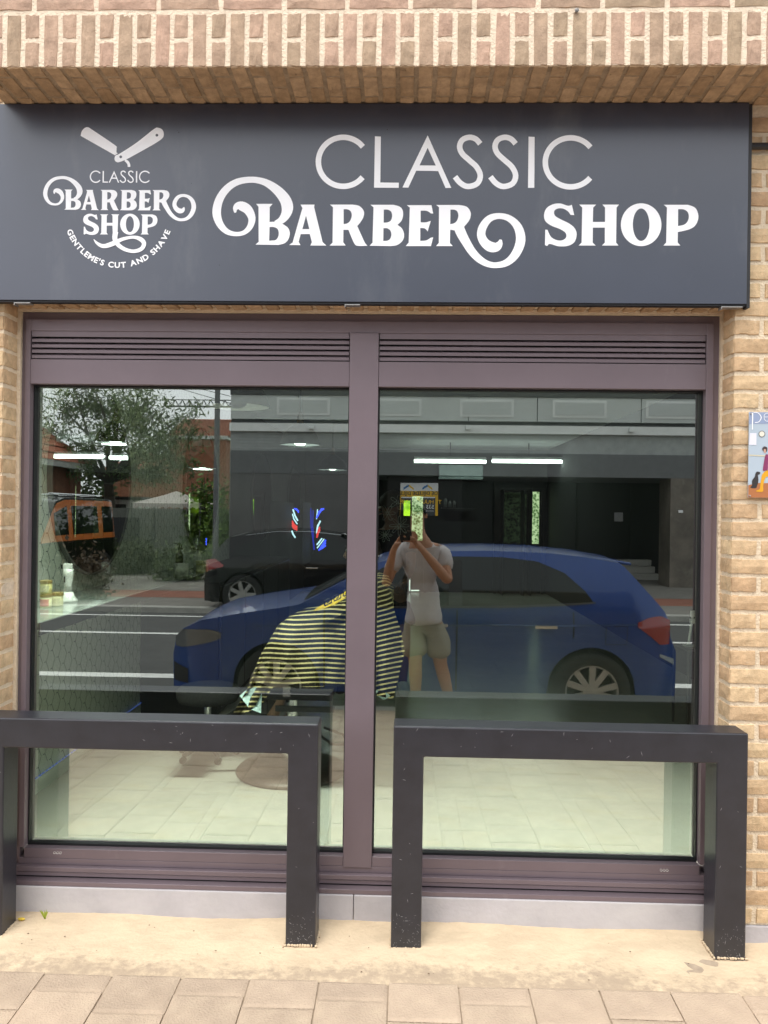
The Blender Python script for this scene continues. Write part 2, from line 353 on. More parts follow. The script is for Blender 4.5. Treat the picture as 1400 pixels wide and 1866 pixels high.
# ================================================================== BRICK WALLS
def brick_b(w_, h_, d_, sd, rough=.0016):
    """brick with its face in the x,z plane at y=0 and its body behind (+y)"""
    r = random.Random(sd); nx, nz = 5, 2; vs = []; fs = []
    e = .004
    for j in range(nz + 1):
        for i in range(nx + 1):
            x = (w_) * i / nx; z = h_ * j / nz; ed = i in (0, nx) or j in (0, nz)
            if 0 < i < nx and not ed: pass
            jx = r.uniform(-rough, rough) * (1.2 if ed else 1); jz = r.uniform(-rough, rough) * (1.2 if ed else 1)
            if i == 0: x += e * .8
            if i == nx: x -= e * .8
            if j == 0: z += e * .7
            if j == nz: z -= e * .7
            vs.append((x + jx, (e * .5 if ed else 0) + r.uniform(-.0012, .0014), z + jz))
    for j in range(nz):
        for i in range(nx): fs.append((j * (nx + 1) + i, j * (nx + 1) + i + 1, (j + 1) * (nx + 1) + i + 1, (j + 1) * (nx + 1) + i))
    rim = [i for i in range(nx + 1)] + [(nx + 1) * 2 - 1] + [(nx + 1) * 3 - 1 - i for i in range(nx + 1)] + [nx + 1]
    n0 = len(vs)
    for k in rim:
        x, y, z = vs[k]; vs.append((min(max(x + (x - w_ / 2) * .03, 0), w_), .010, min(max(z + (z - h_ / 2) * .08, 0), h_)))
    n1 = len(vs)
    for k in range(len(rim)): vs.append((vs[n0 + k][0], d_, vs[n0 + k][2]))
    m_ = len(rim)
    for a in range(m_):
        b_ = (a + 1) % m_; fs.append((rim[a], n0 + a, n0 + b_, rim[b_])); fs.append((n0 + a, n1 + a, n1 + b_, n0 + b_))
    q = B(); q.add(vs, fs); return q
bmc = {}
def brick(parent, w_, h_, x, y, z, mt, d_=.03, rot=None, name='brick'):
    key = (round(w_, 3), round(h_, 3), round(d_, 3), mt.name, rnd.randrange(5))
    if key not in bmc: bmc[key] = brick_b(w_, h_, d_, str(key)).mesh('brick', mt, smooth=False)
    o = bpy.data.objects.new(name, bmc[key]); link(o, parent); o.location = (x, y, z)
    if rot: o.rotation_euler = rot
    else: o.rotation_euler = (rnd.uniform(-.006, .006), rnd.uniform(-.006, .006), rnd.uniform(-.004, .004))
    return o
OL, OR, OT = -1.405, 1.102, 2.150          # the opening
PITCH = .0622; BH = .051
def joined_bricks(x0, x1, z0, z1, y, mt, parent, bl=.20, name='brick_field'):
    f = B(); k = 0; z = z0
    while z < z1 - .03:
        x = x0 + (-.1 if k % 2 else 0)
        while x < x1:
            a = max(x, x0); e = min(x + bl, x1)
            if e - a > .03:
                q = brick_b(e - a, BH, .02, rnd.random()); f.add([(p[0] + a, p[1] + y, p[2] + z) for p in q.v], q.f)
            x += bl + .011
        z += PITCH; k += 1
    return f.ob(name, mt, parent, kind='stuff')
# ---- right pier
wr = thing('brick_wall', 'tan brick pier to the right of the shop window, rough bricks in pale mortar', 'wall', (OR, 0, 0))
box('mortar', M['mortar'], wr, 0.004, 3.0, .0065, .188, .06, 2.84)
box('plinth', M['stone'], wr, 0.0, 3.0, -.006, .188, -.03, .058)
k = 0; z = .066
while z < 2.80:
    if k % 2: brick(wr, .200, BH, 0, 0, z, M['brick']); brick(wr, .09, BH, .211, 0, z, M['brick'])
    else: brick(wr, .088, BH, 0, 0, z, M['brick']); brick(wr, .200, BH, .0995, 0, z, M['brick'])
    # face of the same course on the reveal
    o = brick(wr, .092, BH, -.0015, .097, z, M['brick'], rot=(0, 0, math.radians(-90)))
    z += PITCH; k += 1
f = joined_bricks(.312, 3.0, .066, 2.80, 0, M['brick'], wr)
box('mastic_joint', M['mortar'], wr, -.006, .01, .0975, .115, .06, 2.15)
# ---- left pier
wl = thing('brick_wall', 'tan brick pier to the left of the shop window, only its reveal in view', 'wall', (OL, 0, 0))
box('mortar', M['mortar'], wl, -3.0, -.004, .0065, .188, .06, 2.84); box('mortar', M['mortar'], wl, -3.0, -.012, .0045, .188, 2.8401, 4.3); joined_bricks(-3.0, -.015, 2.845, 4.25, 0, M['brick'], wl)
box('plinth', M['stone'], wl, -3.0, 0, -.006, .188, -.03, .058)
k = 0; z = .050 + .016
while z < 2.80:
    if k % 2: brick(wl, .200, BH, -.2, 0, z, M['brick'])
    else: brick(wl, .088, BH, -.088, 0, z, M['brick']); brick(wl, .10, BH, -.2, 0, z, M['brick'])
    brick(wl, .092, BH, .0015, .005, z, M['brick'], rot=(0, 0, math.radians(90)))
    z += PITCH; k += 1
joined_bricks(-3.0, -.212, .066, 2.80, 0, M['brick'], wl)
box('mastic_joint', M['mortar'], wl, -.01, .010, .0975, .115, .06, 2.15)
# ---- wall over the opening (behind the sign)
wo = thing('brick_lintel', 'brick lintel over the shop window, its sawtooth underside showing below the sign', 'wall', (OL, 0, OT))
box('mortar', M['mortar'], wo, -.003, OR - OL + .003, .003, .188, .012, .69)
nb = int((OR - OL) / .0595)
for i in range(nb):
    x = i * (OR - OL) / nb + .004
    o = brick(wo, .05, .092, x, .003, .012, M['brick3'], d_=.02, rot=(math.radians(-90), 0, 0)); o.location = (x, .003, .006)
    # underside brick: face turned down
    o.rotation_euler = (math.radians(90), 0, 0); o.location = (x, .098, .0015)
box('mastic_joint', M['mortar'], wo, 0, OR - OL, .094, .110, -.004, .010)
# ---- upper storey: projecting brickwork with a soldier course
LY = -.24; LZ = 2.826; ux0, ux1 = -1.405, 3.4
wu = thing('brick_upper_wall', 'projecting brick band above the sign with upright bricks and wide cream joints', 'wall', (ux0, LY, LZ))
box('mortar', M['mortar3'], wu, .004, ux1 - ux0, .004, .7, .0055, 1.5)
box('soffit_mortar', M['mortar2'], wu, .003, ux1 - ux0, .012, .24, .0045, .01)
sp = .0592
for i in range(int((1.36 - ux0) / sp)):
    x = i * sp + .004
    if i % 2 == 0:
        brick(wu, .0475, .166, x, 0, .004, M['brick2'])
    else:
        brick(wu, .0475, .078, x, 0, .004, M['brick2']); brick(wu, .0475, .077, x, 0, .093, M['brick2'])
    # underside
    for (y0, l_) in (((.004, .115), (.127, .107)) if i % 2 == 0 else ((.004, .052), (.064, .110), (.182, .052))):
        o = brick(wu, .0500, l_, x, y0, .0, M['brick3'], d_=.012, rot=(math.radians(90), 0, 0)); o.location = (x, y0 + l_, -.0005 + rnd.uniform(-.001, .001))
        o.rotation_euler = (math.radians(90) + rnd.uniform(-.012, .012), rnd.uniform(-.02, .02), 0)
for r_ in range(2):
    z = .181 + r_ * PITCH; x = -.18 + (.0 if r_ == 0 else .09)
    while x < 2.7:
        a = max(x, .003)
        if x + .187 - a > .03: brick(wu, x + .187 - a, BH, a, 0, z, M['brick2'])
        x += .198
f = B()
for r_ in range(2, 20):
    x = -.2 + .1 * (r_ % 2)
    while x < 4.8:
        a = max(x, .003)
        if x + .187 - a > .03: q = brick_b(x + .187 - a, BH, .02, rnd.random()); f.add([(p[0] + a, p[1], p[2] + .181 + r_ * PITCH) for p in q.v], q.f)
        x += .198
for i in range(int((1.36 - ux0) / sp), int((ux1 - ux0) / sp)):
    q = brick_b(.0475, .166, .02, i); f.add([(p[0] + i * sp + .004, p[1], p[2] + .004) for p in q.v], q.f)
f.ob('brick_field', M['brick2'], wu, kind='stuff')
hk = B().lathe([(.006, 0), (.007, -.004), (.003, -.006), (0, -.006)], 10, axis='y'); x, z = at(1051, 20, 2.39)
hk = hk.ob('wall_plug', mat('plug', (.2, .19, .18), .5, metal=.6)); hk.location = (x, LY - .001, z); tag(hk, 'small round metal plug in the mortar above the upright brick course', 'wall plug')

# ================================================================== SIGN
SG = .03
sgn = thing('shop_sign', 'long dark slate shop sign with white lettering CLASSIC BARBER SHOP and razor logo', 'sign', (0, -SG, 2.49))
sx0, sx1, sz0, sz1 = -1.62, 1.128, 2.151, 2.824
box('panel', M['sign'], sgn, sx0, sx1, 0, .005, sz0 - 2.49, sz1 - 2.49, bevel=.001)
box('side_frame', M['signedge'], sgn, sx1 + .0005, sx1 + .011, .001, .0295, sz0 - 2.49 - .012, sz1 - 2.49 - .004)
box('bottom_frame', M['signedge'], sgn, sx0, sx1, .0055, .0295, sz0 - 2.49 - .006, sz0 - 2.49 + .03)
box('top_frame', M['signedge'], sgn, sx0, sx1, .0055, .0295, sz1 - 2.49 - .03, sz1 - 2.49)
steel = mat('zinc', (.35, .34, .33), .45, metal=.7, var=.25, scale=40)
for (u, v) in ((45, 550), (643, 555), (1330, 560)):
    x, z = at(u, v, 2.62); w_ = .028 if u == 45 else (.026 if u == 643 else .035)
    o = B().box(-w_, w_, 0, .028, -.0015, .0015).box(-w_, -w_ + .002, .0, .028, -.008, -.0015).bar((0, .012, -.004), (0, .012, .0), .004, 8).ob('bracket', steel, sgn)
    o.location = (x, .002, sz0 - 2.49 - .009)
# lettering: outlines traced as curves on the sign plane, thin white vinyl
zoff = [0]
def cat_close(pts):
    """closed outline, points (x,y) smooth or (x,y,1) sharp"""
    n = len(pts); res = []
    for i in range(n):
        p1 = pts[i]; p2 = pts[(i + 1) % n]; s1 = len(p1) > 2; s2 = len(p2) > 2
        p0 = pts[i - 1] if not s1 else p1; p3 = pts[(i + 2) % n] if not s2 else p2
        res.append((p1[0], p1[1]))
        if s1 and s2: continue
        for t in (.2, .4, .6, .8):
            q = [.5 * (2 * p1[c] + (-p0[c] + p2[c]) * t + (2 * p0[c] - 5 * p1[c] + 4 * p2[c] - p3[c]) * t * t + (-p0[c] + 3 * p1[c] - 3 * p2[c] + p3[c]) * t ** 3) for c in (0, 1)]
            res.append(tuple(q))
    return res
def ribbon(pts):
    P = []; n = len(pts)
    for i in range(n - 1):
        p1, p2 = pts[i], pts[i + 1]; p0 = pts[max(i - 1, 0)]; p3 = pts[min(i + 2, n - 1)]
        for t in (0, .25, .5, .75): P.append([.5 * (2 * p1[c] + (-p0[c] + p2[c]) * t + (2 * p0[c] - 5 * p1[c] + 4 * p2[c] - p3[c]) * t * t + (-p0[c] + 3 * p1[c] - 3 * p2[c] + p3[c]) * t ** 3) for c in (0, 1, 2)])
    P.append(list(pts[-1])); L_, R_ = [], []
    for i, p in enumerate(P):
        a = P[max(i - 1, 0)]; b_ = P[min(i + 1, len(P) - 1)]; dx, dy = b_[0] - a[0], b_[1] - a[1]; l = math.hypot(dx, dy) or 1
        nx_, ny_ = -dy / l * p[2] / 2, dx / l * p[2] / 2; L_.append((p[0] + nx_, p[1] + ny_)); R_.append((p[0] - nx_, p[1] - ny_))
    return L_, R_
class G:
    """one glyph: outlines and ribbons in the pixel units of a tracing, mapped to the sign plane"""
    def __init__(s, f): s.f = f; s.b = B(); s.k = 0
    def y(s): s.k += 1; return -.0006 - .00012 * s.k
    def poly(s, outer, holes=()):
        loops = [cat_close(outer)] + [cat_close(h) for h in holes]
        vl = [[Vector((p[0], -p[1], 0)) for p in l] for l in loops]; tris = tessellate_polygon(vl); y = s.y(); flat = [p for l in loops for p in l]
        s.b.add([(lambda q: (q[0], y, q[1]))(s.f(*p)) for p in flat], tris); return s
    def rib(s, pts):
        L_, R_ = ribbon(pts); y = s.y(); n = len(L_)
        s.b.add([(lambda q: (q[0], y - .0004 * (i % n) / n, q[1]))(s.f(*p)) for i, p in enumerate(L_ + R_)], [(i, i + 1, n + i + 1, n + i) for i in range(n - 1)]); return s
    def arc(s, cx, cy, rx, ry, a0, a1, w_, n=26):
        return s.rib([(cx + rx * math.cos(math.radians(a0 + (a1 - a0) * i / n)), cy - ry * math.sin(math.radians(a0 + (a1 - a0) * i / n)), w_) for i in range(n + 1)])
    def done(s, name, mt=None, parent=None): return s.b.ob(name, mt or M['vinyl'], parent or sgn)
def sgnmap(fn):
    def f(x, y):
        u, v = fn(x, y); X, Z = at(u, v, 2.60); return X, Z - 2.49
    return f
Z2 = lambda x, y: (370 + x / 2.979, 230 + y / 2.979)
Z3 = lambda x, y: (820 + x / 2.979, 230 + y / 2.979)
Z1 = lambda x, y: (60 + x / 4.375, 210 + y / 4.375)
def sh(*a): return [(x, y, 1) for x, y in a]
def classic(mp):
    m2 = sgnmap(lambda x, y: mp(*Z2(x, y))); m3 = sgnmap(lambda x, y: mp(*Z3(x, y)))
    G(m2).arc(762, 194, 135, 133, 38, 321, 30).done('letter')
    G(m2).poly(sh((934, 55), (966, 57), (963, 306), (1064, 307), (1063, 335), (929, 334))).done('letter')
    G(m2).poly(sh((1220, 50), (1348, 335), (1317, 336), (1277, 244), (1158, 242), (1115, 334), (1083, 333)), [sh((1220, 118), (1176, 213), (1264, 214))]).done('letter')
    for dx in (0, 192):
        G(m3).rib([(165 + dx, 96, 30), (140 + dx, 70, 30), (105 + dx, 61, 30), (68 + dx, 75, 30), (53 + dx, 110, 30), (66 + dx, 148, 30), (105 + dx, 185, 30), (145 + dx, 222, 30), (165 + dx, 268, 30), (148 + dx, 312, 30), (98 + dx, 328, 30), (58 + dx, 310, 30), (28 + dx, 275, 30)]).done('letter')
    G(m3).poly(sh((427, 57), (460, 59), (458, 335), (424, 335))).done('letter')
    G(m3).arc(655, 197, 137, 133, 38, 321, 30).done('letter')
def barber(mp):
    m2 = sgnmap(lambda x, y: mp(*Z2(x, y))); m3 = sgnmap(lambda x, y: mp(*Z3(x, y)))
    G(m2).rib([(176, 470, 10), (176, 448, 26), (190, 434, 42), (216, 436, 52), (246, 456, 50), (266, 500, 40), (256, 545, 32), (225, 577, 25), (180, 586, 23), (130, 572, 30), (92, 530, 39), (75, 470, 47), (89, 400, 44), (130, 340, 40), (190, 302, 36), (270, 291, 33), (340, 306, 38), (400, 345, 50), (444, 395, 60), (459, 440, 63), (450, 480, 52), (425, 512, 38), (392, 526, 22)]
        ).poly([(289, 422, 1), (379, 422, 1), (363, 440, 1), (362, 520, 1), (400, 519), (420, 523), (438, 534), (462, 552), (472, 580), (465, 612), (445, 635), (410, 645, 1), (286, 643, 1), (303, 628, 1), (302, 438, 1)],
               [[(362, 548, 1), (385, 548), (405, 558), (412, 580), (408, 602), (395, 618), (375, 621), (360, 622, 1)]]).done('letter')
    G(m2).poly(sh((530, 426), (606, 426), (604, 440), (650, 630), (670, 648), (583, 648), (592, 630), (580, 586), (531, 586), (520, 628), (530, 646), (468, 645), (487, 632), (540, 445)), [sh((560, 487), (578, 559), (540, 559))]).done('letter')
    G(m2).poly([(690, 426, 1), (810, 426, 1), (848, 433), (873, 460), (872, 492), (855, 522), (838, 542, 1), (855, 580), (878, 630), (893, 649, 1), (845, 650), (822, 637), (790, 563, 1), (763, 563, 1), (762, 630, 1), (775, 648, 1), (688, 648, 1), (704, 632, 1), (706, 440, 1)],
               [[(764, 451, 1), (785, 452), (802, 462), (808, 485), (800, 512), (785, 527), (764, 532, 1)]]).done('letter')
    G(m2).poly([(909, 427, 1), (1035, 427, 1), (1073, 440), (1087, 470), (1080, 510), (1056, 536, 1), (1080, 555), (1092, 587), (1085, 620), (1055, 645), (1018, 651, 1), (905, 649, 1), (921, 632, 1), (926, 440, 1)],
               [[(982, 453, 1), (1005, 454), (1022, 465), (1027, 488), (1020, 512), (1003, 522), (981, 524, 1)], [(980, 554, 1), (1002, 555), (1018, 568), (1023, 590), (1016, 612), (1000, 622), (979, 623, 1)]]).done('letter')
    G(m2).poly([(1107, 429, 1), (1241, 429, 1), (1250, 475, 1), (1238, 474, 1), (1215, 460), (1182, 459, 1), (1182, 522, 1), (1210, 522), (1237, 514, 1), (1220, 572, 1), (1205, 556), (1180, 553, 1), (1180, 623, 1), (1212, 620), (1236, 606, 1), (1250, 603, 1), (1238, 651, 1), (1101, 651, 1), (1117, 632, 1), (1123, 442, 1)]).done('letter')
    G(m3).poly([(-74, 428, 1), (50, 428, 1), (92, 438), (113, 470), (107, 508), (80, 543, 1), (60, 575, 1), (24, 566, 1), (2, 562, 1), (0, 634, 1), (16, 651, 1), (-75, 651, 1), (-60, 634, 1), (-59, 440, 1)],
               [[(3, 453, 1), (25, 454), (40, 463), (46, 485), (40, 510), (25, 526), (2, 532, 1)]]
        ).rib([(45, 540, 56), (62, 582, 54), (88, 630, 48), (118, 678, 44), (155, 718, 40), (200, 746, 34), (250, 755, 31), (310, 740, 38), (358, 692, 47), (384, 620, 52), (370, 550, 46), (325, 503, 36), (268, 488, 32), (215, 502, 38), (180, 545, 44), (170, 590, 46), (187, 630, 50), (220, 655, 56), (252, 656, 50), (270, 638, 34), (276, 616, 12)]).done('letter')
def shop(mp, long_h=False):
    m3 = sgnmap(lambda x, y: mp(*Z3(x, y)))
    G(m3).poly([(675, 483, 1), (655, 482, 1), (640, 462), (615, 448), (588, 447), (567, 460), (570, 485), (600, 505), (650, 530), (680, 558), (688, 592), (675, 630), (640, 650), (590, 652), (555, 642), (538, 640), (528, 650), (516, 645, 1), (518, 562, 1), (530, 563, 1), (548, 600), (578, 618), (608, 620), (630, 605), (628, 580), (600, 560), (550, 540), (518, 515), (511, 480), (525, 445), (560, 424), (600, 420), (640, 432), (662, 427, 1)]).done('letter')
    G(m3).poly(sh((702, 426), (794, 426), (778, 442), (776, 520), (842, 520), (842, 442), (828, 426), (918, 426), (905, 442), (902, 632), (915, 648), (825, 648), (841, 632), (841, 551), (776, 551), (775, 632), (791, 648), (699, 648), (715, 632), (718, 442)) if not long_h else
               sh((702, 426), (794, 426), (778, 442), (776, 520), (842, 520), (842, 442), (828, 426), (918, 426), (905, 442), (898, 652), (846, 652), (841, 551), (776, 551), (775, 632), (791, 648), (699, 648), (715, 632), (718, 442))).done('letter')
    n = 32; el = lambda rx, ry: [(1038 + rx * math.cos(2 * math.pi * i / n), 535 + ry * math.sin(2 * math.pi * i / n)) for i in range(n)]
    G(m3).poly(el(110, 116), [el(45, 88)]).done('letter')
    G(m3).poly([(1161, 427, 1), (1292, 427, 1), (1333, 445), (1349, 490), (1335, 535), (1300, 560), (1237, 575, 1), (1236, 632, 1), (1251, 648, 1), (1159, 648, 1), (1174, 632, 1), (1178, 442, 1)],
               [[(1239, 451, 1), (1268, 452), (1290, 466), (1297, 492), (1288, 520), (1268, 536), (1238, 542, 1)]]).done('letter')
idm = lambda u, v: (u, v)
classic(idm); barber(idm); shop(idm)
classic(lambda u, v: (164 + (u - 575) * .2168, 333.4 + (v - 344) * .2285))
barber(lambda u, v: (79.2 + (u - 387.5) * .4885, 383 + (v - 447.5) * .494))
shop(lambda u, v: (152 + (u - 991.5) * .481, 427.3 + (v - 447.5) * .492), True)
z1 = sgnmap(Z1)
gf = G(z1); gf.k = 8; gf.rib([(662, 930, 42), (656, 985, 40), (680, 1032, 34), (735, 1070, 30), (805, 1086, 28), (868, 1066, 32), (888, 1022, 34), (858, 988, 34), (800, 974, 24), (715, 990, 28), (635, 1027, 38), (565, 1045, 32), (515, 1022, 22), (488, 990, 5)]).done('flourish')
rz = G(z1).poly([(430, 96), (447, 98, 1), (650, 235), (668, 262), (668, 295), (680, 303, 1), (656, 320, 1), (382, 165, 1), (390, 130), (410, 105)])
ci = lambda cx, cy, r: [(cx + r * math.cos(a * .7854), cy + r * math.sin(a * .7854)) for a in range(8)]
rz.poly([(652, 345), (662, 322), (700, 303), (830, 218), (965, 112), (1000, 101), (1033, 116), (1045, 150), (1032, 186), (960, 235), (790, 330), (720, 364), (680, 376), (658, 366)], [ci(702, 333, 11), ci(990, 160, 11)])
rz.rib([(736, 358, 18), (756, 374, 22), (767, 395, 22), (768, 414, 20)]); rz.done('razor_emblem')
# small curved line of text
def text_mesh(ch, size, mt, bold=0.0):
    cu = bpy.data.curves.new('t', 'FONT'); cu.body = ch; cu.size = size; cu.offset = bold; cu.align_x = 'CENTER'; cu.resolution_u = 3
    o = bpy.data.objects.new('t', cu); C.objects.link(o); bpy.context.view_layer.update()
    me = bpy.data.meshes.new_from_object(o.evaluated_get(bpy.context.evaluated_depsgraph_get())); wd = o.dimensions.x
    bpy.data.objects.remove(o); me.materials.clear(); me.materials.append(mt); return me, wd
msg = "GENTLEME'S CUT AND SHAVE"; px = 2.60 / 1400 / 4.375
sz = 62 * px; ws = []
tm = {}
for ch in set(msg):
    if ch != ' ': tm[ch] = text_mesh(ch, sz, M['vinyl'], .0009)
adv = [(.42 * sz if c == ' ' else tm[c][1] + .11 * sz) for c in msg]
cx_, cz_ = z1(687, 774); Rr = 447 * px; a_start = math.radians(180 + 19); a_end = math.radians(360 - 19.5); tot = sum(adv); acc = 0
for c, a in zip(msg, adv):
    mid = (acc + a / 2) / tot; acc += a
    if c == ' ': continue
    an = a_start + (a_end - a_start) * mid
    o = bpy.data.objects.new('letter', tm[c][0]); link(o, sgn); o.location = (cx_ + Rr * math.cos(an), -.0012, cz_ + Rr * math.sin(an))
    o.rotation_euler = (math.radians(90), math.radians(0), 0)
    o.rotation_mode = 'QUATERNION'; o.rotation_quaternion = (Matrix.Rotation(-(an - math.radians(270)), 4, 'Y') @ Matrix.Rotation(math.radians(90), 4, 'X')).to_quaternion()
    fw = (Rr * (a_end - a_start) / tot); o.scale = (min(1.15, fw * .98), 1, 1)
for (u, v, r_) in ((326, 241, .0022), (323, 238, .0012), (400, 483, .0016), (706, 236, .0018), (349, 334, .0015)):
    x, z = at(u, v, 2.599); B().add([(x + r_ * 1.3, -.0008, z - 2.49), (x, -.0008, z - 2.49 + r_), (x - r_, -.0008, z - 2.49 + r_ * .2), (x - r_ * .3, -.0008, z - 2.49 - r_)], [(0, 1, 2, 3)]).ob('chip', M['signedge'], sgn)
cb = B().bar((1.139, -.012, 2.687), (3.2, -.012, 2.700), .011, 10).ob('cable_conduit', mat('black_conduit', (.015, .015, .018), .4)); tag(cb, 'black conduit running along the brick wall from the right end of the sign', 'conduit')
# a dark weathered camera stub at the left end below the sign
st = thing('cable_gland', 'black and white cable end hanging under the left end of the sign', 'cable', (-1.44, -.02, 2.13))
B().bar((0, .02, .02), (.006, 0, -.02), .012, 8).ob('sleeve', M['signedge'], st); B().ell((.010, -.004, -.012), (.010, .008, .016), 8, 6).ob('cap', M['vinyl'], st)

# ================================================================== WINDOW
win = thing('shop_window', 'wide taupe aluminium shop window of two tall panes with louvres above', 'window', (0, .10, 0))
A = M['alu']
def fr(name, x0, x1, y0, y1, z0, z1, bevel=.0015): return box(name, A, win, x0, x1, y0, y1, z0, z1, bevel=bevel)
g1 = (-1.360, -.207); g2 = (-.105, 1.048); gz = (.213, 1.885)
fr('outer_jamb', -1.403, -1.380, .012, .09, .10, 2.140); fr('outer_jamb', 1.074, 1.100, .012, .09, .10, 2.140)
fr('jamb', -1.3795, g1[0], 0, .08, .215, 2.118); fr('jamb', g2[1], 1.0735, 0, .08, .215, 2.118)
fr('mullion', g1[1], g2[0], -.004, .08, .175, 2.0755)
fr('head', -1.3795, 1.0735, .001, .08, 2.076, 2.118); fr('outer_head', -1.403, 1.10, .013, .088, 2.1185, 2.146)
for (a, b_) in (g1, g2):
    fr('transom', a + .0005, b_ - .0005, 0, .08, gz[1], 1.974)
    fr('bottom_rail', a + .0005, b_ - .0005, 0, .08, .178, gz[0])
    # louvre slats: sloping blades over a dark void
    box('louvre_void', M['void'], win, a + .001, b_ - .001, .045, .06, 1.9745, 2.0755)
    fr('slat', a + .003, b_ - .003, .004, .008, 2.056, 2.0755, 0)
    for i in range(4):
        z = 1.978 + i * .0195
        B().prism([(0, 0)], 0, 0) if False else None
        bb = B(); x0, x1 = a + .003, b_ - .003
        pr = [(.004, z), (.004, z + .0105), (.007, z + .0135), (.030, z + .0215), (.030, z + .019), (.008, z + .0105), (.008, z)]
        n = len(pr); bb.add([(x0, p[0], p[1]) for p in pr] + [(x1, p[0], p[1]) for p in pr], [tuple(range(n)), tuple(range(2 * n - 1, n - 1, -1))] + [(i_, n + i_, n + (i_ + 1) % n, (i_ + 1) % n) for i_ in range(n)])
        bb.ob('slat', A, win)
    # rubber seals round the glass
    w_ = .005
    for (p, q, r_, t) in ((a, a + w_, gz[0], gz[1]), (b_ - w_, b_, gz[0], gz[1]), (a + w_, b_ - w_, gz[0], gz[0] + w_ * 1.6), (a + w_, b_ - w_, gz[1] - w_, gz[1])):
        box('glass_seal', M['seal'], win, p, q, .028, .052, r_, t)
# sill profiles below
fr('sill_rail', -1.3795, 1.0735, .0, .08, .1555, .1775); fr('sill_rail', -1.39, 1.085, -.020, .08, .1385, .1550)
fr('sill_rail', -1.39, 1.085, -.016, .08, .122, .1365); fr('sill_drip', -1.395, 1.088, -.045, .08, .1000, .1165)
box('sill_gap', M['void'], win, -1.39, 1.085, -.010, .07, .1165, .122)
box('sill_gap', M['void'], win, -1.39, 1.085, .002, .07, .1365, .1385)
for cxp, czp in ((103, 1556), (1212, 1588)):
    x, z = at(cxp, czp, 2.72)
    for i in range(3): o = B().lathe([(.0028, 0), (.0045, -.0015), (.0045, .001)], 10, axis='y').ob('drain_cap', M['drain'], win); o.location = (x + (i - 1) * .0105, -.001, z)
GL = pane_mat('coated_glass', .26, (.57, .67, .575), (.94, 1.0, .97))
def pane(a, b_):
    bb = B().box(a + .002, b_ - .002, 0, .008, gz[0] + .002, gz[1] - .002)
    o = bb.ob('pane', GL, win); o.location = (0, YG - .10, 0)
    clear = bpy.data.materials.get('clear_back') or pane_mat('clear_back', .04, (.97, .99, .98), dirt=0)
    o.data.materials.append(clear)
    for p in o.data.polygons:
        if p.normal.y > -.5: p.material_index = 1
    return o
pane(*g1); pane(*g2)
dec = mat('frosted_line', (.34, .36, .34), .8)
def flower(u, v, rp, petals):
    b = B(); cx, cz = at(u, v, 2.795)
    def P(x, z): return (cx + x, .061, cz + z)
    for k in range(petals):
        a = 2 * math.pi * k / petals; pts = []
        for i in range(9):
            q = i / 8; rr_ = rp * (.15 + .85 * math.sin(math.pi * q)); an = a + (q - .5) * (5.2 / petals); pts.append(P(rr_ * math.cos(an), rr_ * math.sin(an)))
        b.tube(pts, .0005, 3)
    b.tube([P(rp * .14 * math.cos(t * .785), rp * .14 * math.sin(t * .785)) for t in range(9)], .0005, 3)
    b.ob('flower_decal', dec, win)
flower(728, 958, .036, 8); flower(706, 935, .030, 6); flower(724, 915, .028, 5); flower(702, 975, .026, 7)
pl = thing('stone_plinth', 'pale blue grey stone plinth under the shop window', 'plinth', (0, .05, 0))
jx = -.165
r_ = random.Random(3)
for (a, b_) in ((-1.404, jx - .001), (jx + .001, 1.101)):
    box('stone', M['stone'], pl, a, b_, 0, .3, -.03, .0995, bevel=.003)

# ================================================================== RACKS
def rack(x0, x1, label):
    t = thing('barrier_rail', label, 'barrier rail', ((x0 + x1) / 2, -.055, 0), 'steel rails in front of the shop window'); w_ = (x1 - x0) / 2
    o = B().prism([(-w_, -.02), (-w_ + .1, -.02), (-w_ + .1, .637), (w_ - .1, .637), (w_ - .1, -.02), (w_, -.02), (w_, .737), (-w_, .737)], -.05, .05).ob('frame', M['rack'], t, bevel=.005)
    for a in (-w_ + .05, w_ - .05):      # mortar crumbs packed round the foot
        c = B()
        for k in range(40):
            an = k * .157; q = .052 / max(abs(math.cos(an)), abs(math.sin(an))); c.ell((a + q * math.cos(an), q * math.sin(an), .008), (rnd.uniform(.003, .008), rnd.uniform(.003, .007), rnd.uniform(.002, .006)), 5, 3)
        c.ob('mortar_foot', M['sand'], t, kind='stuff')
    sc = mat('scratch', (.36, .36, .37), .7) if 'scratch' not in bpy.data.materials else bpy.data.materials['scratch']
    b = B(); rr = random.Random(x0)
    def scr(x, z, l, an, wd=.0006):
        dx, dz = math.cos(an) * l / 2, math.sin(an) * l / 2; nx_, nz_ = -math.sin(an) * wd, math.cos(an) * wd; y = -.0506
        b.add([(x - dx, y, z - dz), (x + nx_, y, z + nz_), (x + dx, y, z + dz), (x - nx_, y, z - nz_)], [(0, 1, 2, 3)])
    for i in range(34):
        if rr.random() < .45: x = rr.uniform(-w_ + .02, w_ - .02); z = rr.uniform(.65, .73)
        else:
            x = rr.choice((-1, 1)) * (w_ - .05) + rr.uniform(-.042, .042); z = rr.random() ** 1.6 * .6
        scr(x, z, rr.uniform(.003, .018), rr.uniform(-.6, .6) if rr.random() < .6 else rr.uniform(1, 2))
    for s_ in (-1, 1):
        for i in range(75):
            scr(s_ * (w_ - .05) + rr.uniform(-.045, .045), rr.random() ** 2 * .12, rr.uniform(.001, .007), rr.uniform(0, 3.1), .0005)
    b.ob('scratches', sc, t, kind='stuff')
rack(-1.430, -.279, 'black steel barrier rail on the left, in front of the pane with the barber chair')
rack(-.031, 1.121, 'black steel barrier rail on the right, its right post beside the brick pier')

